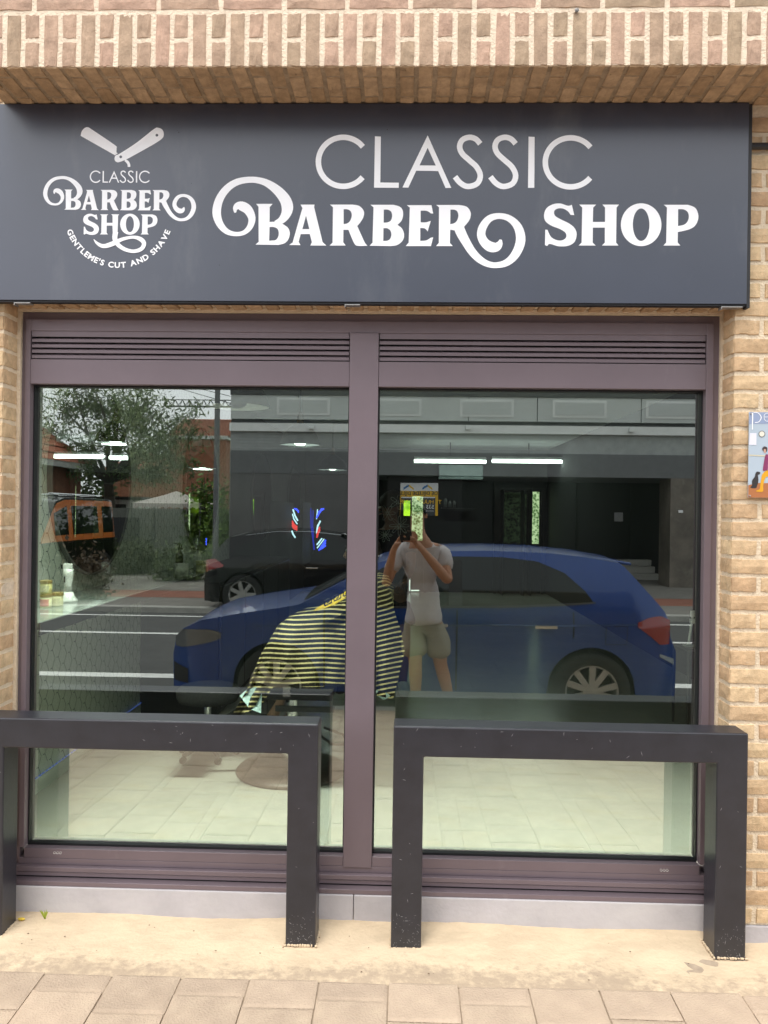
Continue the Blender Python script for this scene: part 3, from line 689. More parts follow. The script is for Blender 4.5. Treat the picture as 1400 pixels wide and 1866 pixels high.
# ================================================================== POSTER PLATE on the right pier
pp = thing('picture_plate', 'enamel picture plate screwed to the bricks, with a dog and figures in a blue room', 'picture', (1.150, -.010, 1.505))
PWD, PHT = .21, .288
pc = lambda n, c: mat(n, c, .35, var=.04)
box('plate', pc('plate_blue', (.42, .50, .58)), pp, 0, PWD, 0, .003, 0, PHT, bevel=.0008)
def pm(x, y): return ((x - 330) / 9.81 * 2.62 / 1400, (1700 - y) / 9.81 * 2.62 / 1400)
def pshape(pts, c, nm, k):
    y = -.0004 - .0002 * k; q = cat_close(pts); tr = tessellate_polygon([[Vector((p[0], -p[1], 0)) for p in q]])
    B().add([(pm(*p)[0], y, pm(*p)[1]) for p in q], tr).ob(nm, pc('print_' + nm, c), pp)
pshape(sh((332, 190), (1100, 190), (1100, 380), (332, 400)), (.28, .34, .50), 'header', 1)
pshape(sh((332, 1480), (500, 1440), (1100, 1440), (1100, 1698), (332, 1698)), (.42, .16, .06), 'painted_floor', 1)
pshape(sh((332, 940), (620, 950), (620, 972), (332, 962)), (.60, .55, .40), 'painted_shelf', 2)
pshape(ci(555, 575, 58), (.13, .13, .13), 'clock_rim', 2); pshape(ci(555, 575, 46), (.72, .70, .6), 'clock_face', 3)
pshape(sh((345, 560), (462, 560), (462, 772), (335, 768)), (.72, .72, .8), 'painted_notice', 2)
pshape([(470, 1245), (500, 1240), (535, 1255), (520, 1290), (495, 1300), (505, 1370), (500, 1440), (480, 1500), (470, 1530), (400, 1535), (365, 1515), (395, 1480), (395, 1400), (440, 1330), (450, 1280)], (.04, .035, .035), 'painted_dog', 3)
pshape([(565, 830), (600, 795), (650, 815), (650, 870), (620, 900), (580, 875)], (.06, .04, .04), 'painted_hair', 3)
pshape([(590, 850), (625, 845), (625, 905), (600, 905)], (.55, .33, .25), 'painted_face', 4)
pshape([(620, 950), (660, 935), (675, 1000), (665, 1200), (630, 1220), (582, 1215), (595, 1080)], (.24, .04, .12), 'painted_waistcoat', 4)
pshape([(690, 1210), (640, 1220), (570, 1290), (545, 1420), (530, 1540), (480, 1570), (470, 1590), (585, 1590), (590, 1480), (625, 1350), (700, 1320), (900, 1320), (900, 1200)], (.72, .36, .02), 'painted_trousers', 4)
pshape([(690, 830), (760, 800), (860, 900), (880, 1200), (690, 1210), (672, 1000)], (.78, .78, .8), 'painted_shirt', 3)
for (pts, w_) in (([(388, 205, 20), (388, 360, 18), (386, 500, 16)], 0), ([(405, 200, 10), (480, 205, 12), (538, 280, 14), (500, 360, 12), (430, 375, 10)], 0), ([(585, 275, 9), (690, 275, 9)], 0), ([(690, 275, 9), (680, 225, 9), (635, 208, 9), (592, 240, 9), (590, 300, 9), (620, 345, 9), (670, 345, 9), (695, 325, 9)], 0)):
    L_, R_ = ribbon(pts); n = len(L_); B().add([(pm(*p)[0], -.0014, pm(*p)[1]) for p in L_ + R_], [(i, i + 1, n + i + 1, n + i) for i in range(n - 1)]).ob('letter', M['vinyl'], pp)
for (x, z) in ((.006, .282), (.006, .006), (.2, .282), (.2, .006)): B().lathe([(0, -.003), (.003, -.002), (.0038, 0)], 8, c=(x, 0, z), axis='y').ob('screw', steel, pp)
# ================================================================== INTERIOR of the shop
WX, BX, BY, CH = -1.85, 2.55, 14.0 + CY, 2.60           # left wall, right wall, back wall, ceiling
M['hexwall'] = mat('pale_wall', (.60, .64, .57), .45, var=.04, scale=2)
M['hexline'] = mat('wall_line', (.10, .13, .12), .8)
M['grey_wall'] = mat('grey_wall', (.12, .125, .12), .7, var=.15, scale=2)
M['dark_wall'] = mat('charcoal_wall', (.013, .014, .015), .75, var=.2, scale=2)
M['ceil'] = mat('grey_ceiling', (.70, .72, .72), .9, var=.05)
M['tile'] = mat('floor_tile', (.41, .405, .36), .22, var=.10, scale=1.6, obj_rand=.03, dirt=((.40, .36, .26), 2.1, .50, .80, (1, 2.5, 1)))
M['grout'] = mat('grout', (.38, .36, .31), .9)
M['black'] = mat('black_plastic', (.012, .012, .013), .35)
M['blackmetal'] = mat('dark_metal', (.05, .05, .052), .3, metal=.6)
M['bronze'] = mat('speckled_brown', (.075, .048, .038), .42, var=.35, scale=60)
M['chrome'] = mat('chrome', (.6, .6, .6), .12, metal=1)
M['white'] = mat('white_plastic', (.78, .80, .80), .35, var=.02)
M['mirror'] = mirror_mat('mirror')
M['tube'] = emis('tube_light', (.93, 1.0, 1.0), 9)
M['bulb'] = emis('bulb_light', (.93, 1.0, 1.0), 7)
S0 = .22 - .06                                           # inner side of the window, world y
def struct(name, mt, *a, **k): return box(name, mt, None, *a, kind='structure', **k)
struct('shop_ceiling', M['ceil'], WX - .2, BX + .2, .19, BY + .2, CH, CH + .1)
struct('shop_back_wall', M['dark_wall'], WX - .2, BX + .2, BY, BY + .15, -.05, 2.099); struct('shop_back_wall', M['grey_wall'], WX - .2, BX + .2, BY, BY + .15, 2.1, CH - .001)
struct('shop_right_wall', M['dark_wall'], BX, BX + .15, .19, BY - .001, -.05, CH - .001)
struct('shop_left_wall', M['hexwall'], WX - .15, WX, .19, 5.4 , -.05, CH - .001)
struct('shop_left_wall', M['grey_wall'], WX - .15, WX, 5.401, BY - .001, 1.15, CH - .001); struct('shop_left_wall', M['dark_wall'], WX - .15, WX, 5.401, BY - .001, -.05, 1.149)
FL_ = struct('shop_floor', M['grout'], WX - .2, BX + .2, .19, BY + .2, -.06, -.004)
tcache = []
for k in range(3): tcache.append(B().box(.0008, .5992, .0008, .5992, -.0042, 0).mesh('tile', M['tile']))
for i in range(8):
    for j in range(22):
        x = WX + .02 + i * .6 - .3 * (j % 2); y = .19 + j * .6 - .12
        if j > 14: continue
        if x > BX or x + .6 < WX: continue
        o = bpy.data.objects.new('tile', tcache[rnd.randrange(3)]); link(o, FL_); o.location = (x, y, rnd.uniform(-.0004, .0004))
        if rnd.random() < .5: o.rotation_euler = (0, 0, math.pi); o.location.x += .6; o.location.y += .6
box('tile_field', M['tile'], FL_, WX, BX, .19 + 15 * .6 - .12, BY, -.004, -.0005, kind='stuff')
# hexagon lines printed in relief on the pale wall
hx = B(); hw, hh = .07, .095; lw = .0021
for i in range(0, 74):
    for j in range(0, 26):
        y0 = .22 + i * hw * 1.0; z0 = .12 + j * hh * 1.0 + (hh / 2 if i % 2 else 0)
        if z0 > 2.5: continue
        P = [(y0, z0), (y0 + hw * .3, z0 + hh * .0), (y0 + hw * .72, z0 + hh * .5), (y0 + hw * 1.0, z0 + hh * .5)]
        for (a, b_) in ((P[0], P[1]), (P[1], P[2]), (P[1], (P[2][0], z0 - hh * .5))):
            dy, dz = b_[0] - a[0], b_[1] - a[1]; l = math.hypot(dy, dz); ny_, nz_ = -dz / l * lw, dy / l * lw; X = WX + .0012
            hx.add([(X, a[0] - ny_, a[1] - nz_), (X, b_[0] - ny_, b_[1] - nz_), (X, b_[0] + ny_, b_[1] + nz_), (X, a[0] + ny_, a[1] + nz_)], [(0, 1, 2, 3)])
hx.ob('hexagon_lines', M['hexline'], bpy.data.objects['shop_left_wall'], kind='stuff')
tag(box('skirting', M['hexwall'], bpy.data.objects['shop_left_wall'], WX, WX + .012, .19, 2.70, -.003, .075))
ledm = emis('blue_led', (.12, .22, 1.0), .6)
b = B()
for i in range(60): y = .5 + i * .037; b.box(WX + .012, WX + .016, y, y + .02, .080, .084)
tag(b.ob('led_strip', ledm), 'thin blue LED strip along the foot of the pale hexagon wall', 'light strip')
# mirrors
for k, (D, hwid) in enumerate(((4.47, .56), (6.85, .54), (9.75, .66), (12.6, .7))):
    t = thing('wall_mirror', ['large oval mirror on the pale wall nearest the window, above the jars', 'second oval mirror from the window on the left wall', 'tall oval mirror further back on the left wall showing a green doorway', 'farthest oval mirror at the dark end of the left wall'][k], 'mirror', (WX, D + CY, CZ + .17), 'oval mirrors on the left wall')
    n = 40; vs = [(.022, hwid * math.cos(2 * math.pi * i / n), .55 * math.sin(2 * math.pi * i / n)) for i in range(n)]
    B().add(vs, [tuple(range(n))]).ob('mirror_glass', M['mirror'], t)
    vs = []
    for i in range(n):
        c, s_ = math.cos(2 * math.pi * i / n), math.sin(2 * math.pi * i / n)
        vs += [(.002, hwid * c, .55 * s_), (.028, hwid * c, .55 * s_), (.028, (hwid + .012) * c, .562 * s_), (.002, (hwid + .012) * c, .562 * s_)]
    B().add(vs, [(4 * i + q, 4 * ((i + 1) % n) + q, 4 * ((i + 1) % n) + (q + 1) % 4, 4 * i + (q + 1) % 4) for i in range(n) for q in range(4)]).ob('rim', M['grey_wall'], t)
# counter shelf
sh_ = thing('counter_shelf', 'pale shelf along the left wall under the mirrors, with jars and bottles', 'shelf', (WX, 0, .97))
box('shelf_board', mat('shelf_glass', (.20, .23, .21), .15), sh_, .001, .36, .46, 3.35, -.03, 0, bevel=.003); box('shelf_edge', M['black'], sh_, .361, .372, .46, 3.35, -.05, -.001)
cbn = thing('cabinet', 'dark floor cabinet under the far half of the shelf', 'cabinet', (WX, 2.70, 0))
box('carcass', M['dark_wall'], cbn, .002, .55, .01, 3.2, .0, .93); 
for i in range(4): box('drawer_front', M['black'], cbn, .5505, .57, .03 + i * .79, .80 + i * .79, .05, .90, bevel=.003)
def jar(u, v, D, r, h, body, lid, label, grp=None, z=.97):
    x, _ = at(u, v, D); t = thing('jar', label, 'jar', (x, D + CY, z), grp)
    B().lathe([(0, 0), (r * .96, 0), (r, .004), (r, h * .72), (r * .9, h * .75), (0, h * .75)], 20).ob('glass_body', body, t, smooth=True)
    B().lathe([(0, h * .75), (r * 1.02, h * .75), (r * 1.04, h * .78), (r * 1.04, h * .97), (r * .9, h), (0, h)], 20).ob('lid', lid, t)
    lb = B(); n = 8
    vs = [];
    for i in range(n + 1):
        an = math.radians(-150 + i * 14); vs += [(r * 1.015 * math.cos(an), r * 1.015 * math.sin(an), h * .12), (r * 1.015 * math.cos(an), r * 1.015 * math.sin(an), h * .62)]
    lb.add(vs, [(2 * i, 2 * i + 2, 2 * i + 3, 2 * i + 1) for i in range(n)]).ob('paper_label', mat('jar_label', (.62, .22, .16) if 'red' in label else (.66, .62, .40), .6), t)
gold = mat('gold_lid', (.52, .40, .16), .3, metal=.5); wax = mat('yellow_wax', (.55, .50, .22), .4); cream = mat('cream_pot', (.70, .68, .42), .4)
jar(84, 1100, 3.56, .026, .066, cream, gold, 'cream jar with red label at the bottom of the stack nearest the window frame')
jar(84, 1080, 3.56, .027, .062, wax, gold, 'yellow wax jar with gold lid, on top of the two stacked jars', z=.97 + .067)
jar(103, 1100, 3.63, .031, .066, cream, gold, 'wide cream jar with gold lid standing alone beside the stack')
x, z = at(124, 1100, 3.78)
tr = thing('hair_clipper', 'white hair clipper standing upright in its charging base on the shelf', 'hair clipper', (x, 3.78 + CY, .97))
B().lathe([(0, 0), (.045, 0), (.046, .012), (.03, .03), (.024, .05), (0, .05)], 20).ob('charging_base', M['white'], tr, smooth=True)
B().lathe([(.0, .045), (.021, .045), (.019, .09), (.023, .14), (.024, .165), (0, .165)], 16).ob('body', M['white'], tr, smooth=True)
B().box(-.024, .018, -.012, .012, .1655, .192).ob('head', M['white'], tr, bevel=.004); B().box(-.034, -.0245, -.011, .011, .166, .188).ob('blade', M['black'], tr); B().box(-.010, -.004, -.027, -.0235, .10, .13).ob('switch', M['black'], tr)
def bottle(x, y, z, h, r, mt, label, cap=None, grp=None, pump=True):
    t = thing('bottle', label, 'bottle', (x, y, z), grp)
    B().lathe([(0, 0), (r, 0), (r, h * .62), (r * .45, h * .74), (r * .4, h * .8), (0, h * .8)], 14).ob('bottle_body', mt, t, smooth=True)
    bb = B().lathe([(0, h * .8), (r * .5, h * .8), (r * .5, h * .87), (0, h * .87)], 10)
    if pump: bb.box(-.004, .004, -.004, .004, h * .87, h * .97).box(-.035, .01, -.006, .006, h * .97, h)
    bb.ob('cap', cap or M['black'], t)
bottle(-1.72, 5.85 + CY, .97, .20, .03, M['white'], 'tall white pump bottle on the shelf under the second mirror')
bottle(-1.66, 5.60 + CY, .97, .22, .028, M['black'], 'black pump bottle between the white bottles on the shelf')
bottle(-1.62, 5.95 + CY, .97, .19, .03, M['white'], 'white spray bottle at the far end of the shelf', pump=True)
cup = B().lathe([(0, 0), (.045, 0), (.05, .09), (.047, .09), (.042, .005), (0, .005)], 18).ob('cup', M['white'], None, smooth=True); cup.location = (-1.57, 5.35 + CY, .97); tag(cup, 'white cup on the shelf left of the yellow pot', 'cup')
jar(368, 1060, 5.75, .045, .085, wax, cream, 'yellow pot at the far end of the shelf beside the white cup')
# pendants
def pendant(x, D, zr, r, label, lit=True):
    t = thing('pendant_lamp', label, 'pendant lamp', (x, D + CY, zr), 'dark dome pendant lamps along the left side')
    B().lathe([(r, 0), (r * .99, .012), (r * .86, .085), (r * .62, .145), (r * .3, .19), (r * .16, .205), (r * .15, .21), (r * .13, .2), (r * .28, .185), (r * .6, .138), (r * .84, .08), (r * .975, .01), (r, 0)], 32).ob('shade', bpy.data.materials.get('pendant_shade') or mat('pendant_shade', (.010, .011, .012), .5), t, smooth=True)
    B().lathe([(r * .972, .006), (r * .84, .076), (r * .6, .134), (r * .28, .178), (0, .19)], 32).ob('inner_shade', M['white'], t, smooth=True)
    B().lathe([(.035, .2), (.03, .25), (.012, .31), (0, .31)], 14).ob('neck', mat('wood_neck', (.22, .15, .10), .5), t, smooth=True)
    B().bar((0, 0, .30), (0, 0, CH - zr), .004, 6).ob('cord', M['black'], t)
    B().ell((0, 0, .03), (.062, .062, .035), 14, 8).ob('bulb', M['bulb'] if lit else M['black'], t, smooth=True)
    if not lit: return
    l = bpy.data.lights.new('lamp_light', 'AREA'); l.shape = 'DISK'; l.size = .25; l.energy = 2.0; l.color = (.93, 1, 1)
    lo = bpy.data.objects.new('lamp_light', l); link(lo, t); lo.location = (0, 0, -.01)
pendant(-1.03, 4.62, CZ + .62, .20, lit=False, label= 'nearest dark pendant lamp, only its large shade showing at the top of the left pane')
pendant(-.975, 7.0, CZ + .60, .188, 'dark dome pendant lamp with lit bulb, second from the window')
pendant(-.97, 10.05, CZ + .54, .205, 'dark dome pendant lamp farthest from the window, hanging lower')
# ceiling tubes
for k, (u0, u1) in enumerate(((755, 886), (897, 1030))):
    D = 12.7; x0, z = at(u0, 840, D); x1, _ = at(u1, 841, D)
    t = thing('tube_light', ['lit white tube light directly above the air conditioner', 'lit white tube light to the right of the air conditioner'][k], 'tube light', ((x0 + x1) / 2, D + CY, z), 'lit tube lights at the back')
    h = (x1 - x0) / 2
    B().bar((-h, 0, 0), (h, 0, 0), .028, 12).ob('tube', M['tube'], t); B().box(-h, h, -.018, .018, .04, .075).ob('fitting', M['white'], t)
    B().box(-.01, .01, -.01, .01, .085, CH - z).ob('rod', M['blackmetal'], t)
    l = bpy.data.lights.new('lamp_light', 'AREA'); l.shape = 'RECTANGLE'; l.size = 1.15; l.size_y = .06; l.energy = 4; l.color = (.93, 1, 1)
    lo = bpy.data.objects.new('lamp_light', l); link(lo, t); lo.location = (0, 0, -.035)
# two unseen tubes added to brighten the floor, hidden above the panes
for k, xx in enumerate((-1.0, .95)):
    t = thing('tube_light', ['ceiling tube light over the barber chair near the window', 'ceiling tube light over the open floor behind the right pane'][k], 'tube light', (xx, .74, 2.50), 'lit tube lights near the window')
    B().bar((-.6, 0, 0), (.6, 0, 0), .02, 12).ob('tube', M['tube'], t); B().box(-.6, .6, -.04, .04, .03, .08).ob('fitting', M['white'], t)
    l = bpy.data.lights.new('lamp_light', 'AREA'); l.shape = 'RECTANGLE'; l.size = 1.15; l.size_y = .10; l.energy = 32; l.spread = math.radians(82); l.color = (1, .98, .93)
    lo = bpy.data.objects.new('lamp_light', l); link(lo, t); lo.location = (0, 0, -.03)
x0, z1_ = at(800, 847, 13.85); x1, z0_ = at(880, 874, 13.85)
ac = thing('air_conditioner', 'white wall air conditioner below the left tube light', 'air conditioner', ((x0 + x1) / 2, BY, (z0_ + z1_) / 2))
w_, h = (x1 - x0) / 2, (z1_ - z0_) / 2; acm = mat('ac_white', (.62, .74, .76), .4, emit=(.5, .62, .64), es=.0)
B().box(-w_, w_, -.2, -.002, -h + .05, h).ob('casing', acm, ac, bevel=.02); B().box(-w_, w_, -.19, -.002, -h, -h + .045).ob('flap', acm, ac, bevel=.008)
# back door and glazed strips, daylight behind frosted glass
def lit_glass(name, c1, c2, s_, scale=60):
    mt = bpy.data.materials.new(name); mt.use_nodes = True; N = mt.node_tree.nodes; L = mt.node_tree.links; N.clear()
    o = N.new('ShaderNodeOutputMaterial'); e = N.new('ShaderNodeEmission'); tc = N.new('ShaderNodeTexCoord'); v = N.new('ShaderNodeTexVoronoi'); v.inputs['Scale'].default_value = scale
    n = N.new('ShaderNodeTexNoise'); n.inputs['Scale'].default_value = 5; n.inputs['Detail'].default_value = 3; mp = N.new('ShaderNodeMapRange'); mp.inputs[1].default_value = .1; mp.inputs[2].default_value = .9
    cr = N.new('ShaderNodeValToRGB'); cr.color_ramp.elements[0].color = (*c1, 1); cr.color_ramp.elements[1].color = (*c2, 1); cr.color_ramp.elements[0].position = .35; cr.color_ramp.elements[1].position = .65
    L.new(tc.outputs['Object'], v.inputs['Vector']); L.new(tc.outputs['Object'], n.inputs['Vector']); ml = N.new('ShaderNodeMix'); ml.data_type = 'FLOAT'; ml.inputs[0].default_value = .45
    L.new(v.outputs['Distance'], ml.inputs[2]); L.new(n.outputs[0], ml.inputs[3]); L.new(ml.outputs[0], cr.inputs[0]); L.new(cr.outputs[0], e.inputs[0]); e.inputs[1].default_value = s_; L.new(e.outputs[0], o.inputs[0]); return mt
lg1 = lit_glass('frosted_daylight', (.10, .20, .06), (.85, 1.0, .62), 1.05, 26); lg2 = lit_glass('garden_daylight', (.10, .30, .01), (.62, 1.0, .05), 1.5, 9); lg3 = lit_glass('frosted_dim', (.004, .006, .005), (.10, .14, .08), .25, 26)
def door(label, u0, u1, v0, v1, panes, D=13.9):
    x0, z1_ = at(u0, v0, D); x1, z0_ = at(u1, v1, D); t = thing('glazed_door', label, 'door', ((x0 + x1) / 2, D + CY, 0)); cx = (x0 + x1) / 2
    f = .05; a, b_ = x0 - cx, x1 - cx
    z0_ = z0_ if z0_ > .05 else .02
    box('frame', M['black'], t, a - f, a, -.03, .04, 0, z1_ + f); box('frame', M['black'], t, b_, b_ + f, -.03, .04, 0, z1_ + f); box('frame', M['black'], t, a, b_, -.03, .04, z1_, z1_ + f)
    box('door_leaf', M['black'], t, a + .001, b_ - .001, .0, .04, .01, z0_ - .001)
    for (p, q, r_, s_, mt) in panes:
        X0, Z1 = at(p, r_, D); X1, Z0 = at(q, s_, D); box('reveal', M['black'], t, X0 - cx - .012, X0 - cx - .002, (-.62 if X0 < 1 else -.42), -.003, 0, Z1 + .05); box('pane', mt, t, X0 - cx, X1 - cx, -.002, .005, Z0, Z1)  # dark fin added to hide the pane's glow from the wall mirrors
    box('stile', M['black'], t, a + .001, b_ - .001, .006, .04, z0_, z1_ - .001)
door('dark framed back door with a frosted pane and a bright green side strip', 906, 986, 893, 1000, [(914, 950, 897, 990, lg3), (950.5, 959, 900, 992, lg3), (964, 982, 896, 991, lg1)])
door('narrow back door with a bright frosted strip and green leaves behind, left of the air conditioner', 733, 773, 900, 990, [(736, 747.5, 912, 940, lg2), (751, 770, 904, 985, lg1)])
door('back doorway showing bright green garden at the end of the left wall', 638, 662, 905, 985, [(640, 657, 912, 972, lg2)], 13.95)
sl_ = box('light_slit', lg1, None, *[0] * 6) if False else None
gapm = emis('door_gap_light', (.9, 1, .95), 1.6); gdo = bpy.data.objects['glazed_door.001'] if 'glazed_door.001' in bpy.data.objects else None
if gdo:
    pts = [dep(u, v, 13.86) - gdo.location for u, v in ((745.5, 986), (748.5, 986), (749.5, 1003), (748, 1030), (746, 1030), (744.5, 1010))]
    B().add(pts, [tuple(range(6))]).ob('light_gap', gapm, gdo); pts = [dep(u, v, 13.86) - gdo.location for u, v in ((746, 1036), (748, 1036), (747.5, 1075), (764, 1075), (764, 1077), (746, 1077))]; B().add(pts, [(0, 1, 2, 5), (2, 3, 4, 5)]).ob('light_gap', gapm, gdo)
# neon barber pole outline
npole = thing('neon_barber_pole', 'blue white and red neon barber pole strips glowing at the back of the shop', 'neon sign', dep(565, 965, 10))
nm = {'b': emis('neon_blue', (.04, .07, 1.0), 3.2), 'w': emis('neon_white', (.55, .8, 1.0), 2.0), 'r': emis('neon_red', (1.0, .06, .06), 1.5)}
def neon(c, pts, r=.011):
    o0 = npole.location; B().tube([dep(u, v, 10) - o0 for u, v in pts], r, 6).ob('neon_tube', nm[c], npole)
for dx in (0, 3.2, 6.4, 9.6): neon('b', [(577 + dx * .3, 944 - dx * 1.1), (586 + dx * .5, 927)])
for dx in (0, 4): neon('w', [(577, 946 - dx * 4 + 0), (579, 928)], .007) if dx == 0 else None
for k_ in range(3): neon('b', [(581 + k_ * 2.5, 1003 - k_ * 1.5), (594, 984 + k_ * 5)])
neon('w', [(577.5, 993), (587, 981)]); neon('w', [(578, 999), (591, 982)], .008)
neon('w', [(577.5, 972), (579, 960), (584, 949)]); neon('w', [(577.5, 966), (579, 957), (583, 953)], .008)
for k_ in range(3): neon('r', [(577.5, 980 - k_ * 4), (580, 972 - k_ * 3), (583, 966 - k_ * 3)])
for k_ in range(3): neon('b', [(536 + k_ * 2, 926.5), (544.5, 931 + k_ * 1.6)], .009)
neon('w', [(534, 928), (538, 940), (543, 949)]); neon('w', [(533, 936), (536, 946), (542, 955)], .009)
for k_ in range(3): neon('r', [(532.5, 949 + k_ * 4), (536, 956 + k_ * 3.6), (542, 960 + k_ * 3)])
nm['d'] = emis('neon_blue_dim', (.03, .05, 1.0), .55)  # dim tubes imitate the blue glow between the neon strips
neon('d', [(566, 926), (567, 955), (571, 985), (573, 1002)], .012); neon('d', [(571, 930), (570, 955), (572, 980)], .008)
neon('w', [(532, 967), (534, 973), (538.5, 980)]); neon('b', [(553, 928), (553.5, 943)], .014)
box('side_panel', M['dark_wall'], npole, -.27, -.255, -1.5, .25, -.5, .35); box('side_panel', M['dark_wall'], npole, -.004, .004, -.75, .08, -.42, .35); B().bar(dep(570, 925, 10.05) - npole.location, dep(570.5, 1010, 10.05) - npole.location, .012, 8).ob('backing_rod', M['blackmetal'], npole)  # dark panels added to keep the neon out of the wall mirrors
# bright slit of daylight between the dark partition and the back room
pt = struct('shop_partition', M['dark_wall'], 0, .02, 0, .01, 0, .01)
bpy.data.objects.remove(pt)
# right hand dark furniture with shelf and bottles
rs = thing('wall_shelf', 'dark wall shelf with faint bottles on the black back wall', 'shelf', dep(830, 925, 13.8)); box('shelf_board', M['blackmetal'], rs, -.25, .35, -.1, .1, -.02, 0)
for k_ in range(3):
    p = dep(812 + k_ * 8, 924, 13.8); bottle(p.x, p.y, p.z, .20 if k_ == 0 else .14, .03, mat('grey_glass', (.12, .12, .12), .4), ['tallest grey bottle on the dark wall shelf', 'middle small grey bottle on the dark wall shelf', 'rightmost small grey bottle on the dark wall shelf'][k_], pump=False)
trl = thing('trolley', 'small dark trolley at the right edge of the right pane', 'trolley', (2.08, 5.3 + CY, 0))
box('tray', M['blackmetal'], trl, -.2, .2, -.15, .15, .54, .56)
for a in (-.19, .19):
    for b_ in (-.14, .14): B().bar((a, b_, 0), (a, b_, .54), .01, 6).ob('leg', M['blackmetal'], trl)
st_ = thing('clipper_stand', 'slim white clipper stand on the trolley by the right window frame', 'stand', (1.94, 5.25 + CY, .561))
B().box(-.05, .05, -.03, .03, 0, .008).ob('foot', M['white'], st_); B().bar((-.02, 0, .008), (.005, 0, .2), .008, 8).ob('pole', M['white'], st_); B().box(-.01, .055, -.012, .012, .155, .185).ob('hook', M['white'], st_); B().box(-.008, .03, -.01, .01, .2, .24).ob('head', M['white'], st_)
# stool
stl = thing('stool', 'low black rolling stool behind the left rail', 'stool', (-1.14, 4.45 + CY, 0))
B().lathe([(0, .33), (.17, .33), (.18, .35), (.18, .39), (.16, .41), (0, .41)], 24).ob('seat', mat('fur_black', (.02, .02, .02), .9, bump=1, bscale=200, var=.8, scale=120), stl, smooth=True)
B().bar((0, 0, .06), (0, 0, .33), .02, 10).ob('column', M['chrome'], stl)
for i in range(5):
    a = 2 * math.pi * i / 5 + .3; p = (.17 * math.cos(a), .17 * math.sin(a)); B().bar((0, 0, .07), (*p, .045), .012, 6).ob('leg', M['blackmetal'], stl); B().lathe([(0, -.01), (.02, -.01), (.02, .01), (0, .01)], 10, c=(p[0], p[1], .02), axis='y').ob('castor', M['black'], stl)
# ---- barber chair
bx_, by_ = at(531, 1405, 4.24)[0], 4.24 + CY
ch = thing('barber_chair', 'black barber chair on a round speckled brown base, turned to the left', 'barber chair', (bx_, by_, 0))
B().lathe([(0, .0), (.298, .0), (.305, .008), (.295, .022), (.20, .045), (.09, .065), (0, .07)], 40).ob('base_disc', M['bronze'], ch, smooth=True)
B().lathe([(.055, .06), (.055, .30), (.035, .30), (.035, .44), (0, .44)], 20).ob('column', M['chrome'], ch, smooth=False)
B().box(-.18, .24, -.2, .24, .44, .47).ob('seat_frame', M['blackmetal'], ch); B().box(-.17, .26, -.2, .25, .4705, .56).ob('seat', M['black'], ch, bevel=.04)
B().box(-.20, -.10, -.2, .25, .36, .44).ob('apron', M['black'], ch, bevel=.01)
B().box(.22, .33, -.16, .2, .582, .93).ob('backrest', M['black'], ch, bevel=.04)
for s_ in (-1, 1): B().box(-.02, .24, s_ * .2 - .02, s_ * .2 + .02, .68, .72).ob('armrest', M['black'], ch, bevel=.01); B().box(-.02, .02, s_ * .2 - .01, s_ * .2 + .01, .46, .68).ob('armrest_post', M['chrome'], ch)
fb = B().bar((-.10, -.12, .44), (-.48, -.12, .20), .014, 8).bar((-.10, .12, .44), (-.48, .12, .20), .014, 8); fb.box(-.62, -.44, -.2, .2, .18, .20); fb.ob('footrest', M['blackmetal'], ch)
B().tube([(.20, -.20, .30), (.30, -.25, .28), (.34, -.22, .22), (.24, -.16, .20), (.12, -.1, .26)], .007, 6).ob('pump_lever', M['blackmetal'], ch)
B().box(-.05, .26, -.262, -.25, .395, .425).ob('side_plate', M['blackmetal'], ch)
# ================================================================== PEOPLE
def skin_obj(name, chains, mt, parent, sub=2):
    """chains: list of (verts [(p, rx, ry)], edges); first vertex of each is its root. one mesh"""
    bm = bmesh.new(); ly = bm.verts.layers.skin.verify()
    for vs, es in chains:
        bv = []
        for i, (p, rx, ry) in enumerate(vs):
            v = bm.verts.new(p); v[ly].radius = (rx, ry); v[ly].use_root = (i == 0); bv.append(v)
        for a, b_ in es: bm.edges.new((bv[a], bv[b_]))
    me = bpy.data.meshes.new(name); bm.to_mesh(me); bm.free(); me.materials.append(mt)
    o = bpy.data.objects.new(name, me); link(o)
    s = o.modifiers.new('skin', 'SKIN'); s.use_smooth_shade = True; s.branch_smoothing = .5
    q = o.modifiers.new('sub', 'SUBSURF'); q.levels = sub; q.render_levels = sub
    bpy.context.view_layer.update(); me2 = bpy.data.meshes.new_from_object(o.evaluated_get(bpy.context.evaluated_depsgraph_get()))
    o.modifiers.clear(); o.data = me2; me2.shade_smooth(); o.parent = parent
    return o
def finger_chains(palm, along, across, nrm, size=1.0, curl=.9, side=1):
    """four fingers and a thumb, rooted in the palm; nrm is the side towards which they close"""
    out_ = []; L4 = (.070, .078, .073, .058)
    for i in range(4):
        base = palm + across * (.026 - .0175 * i) * side * size + along * .012
        l = L4[i] * size; p = [base - along * .02, base + along * .022 * size]; d = along.copy(); 
        for k in range(3):
            ang = curl * (.35 + .45 * k); dd = (along * math.cos(ang) + nrm * math.sin(ang)).normalized(); p.append(p[-1] + dd * l * (.42, .32, .24)[k])
        r_ = (.0095, .0095, .009, .0082, .0072)
        out_.append(([(q, r_[j] * size, r_[j] * size) for j, q in enumerate(p)], [(j, j + 1) for j in range(4)]))
    tb = palm + across * .028 * side * size - along * .02
    td = (across * side * .75 + along * .55 + nrm * .35).normalized(); t2 = (along * .7 + nrm * .55 + across * side * .2).normalized()
    p = [palm - along * .02, tb, tb + td * .03 * size, tb + td * .03 * size + t2 * .03 * size, tb + td * .03 * size + t2 * .055 * size]
    out_.append(([(q, r, r) for q, r in zip(p, (.012, .0125, .0115, .0105, .009))], [(j, j + 1) for j in range(4)]))
    return out_
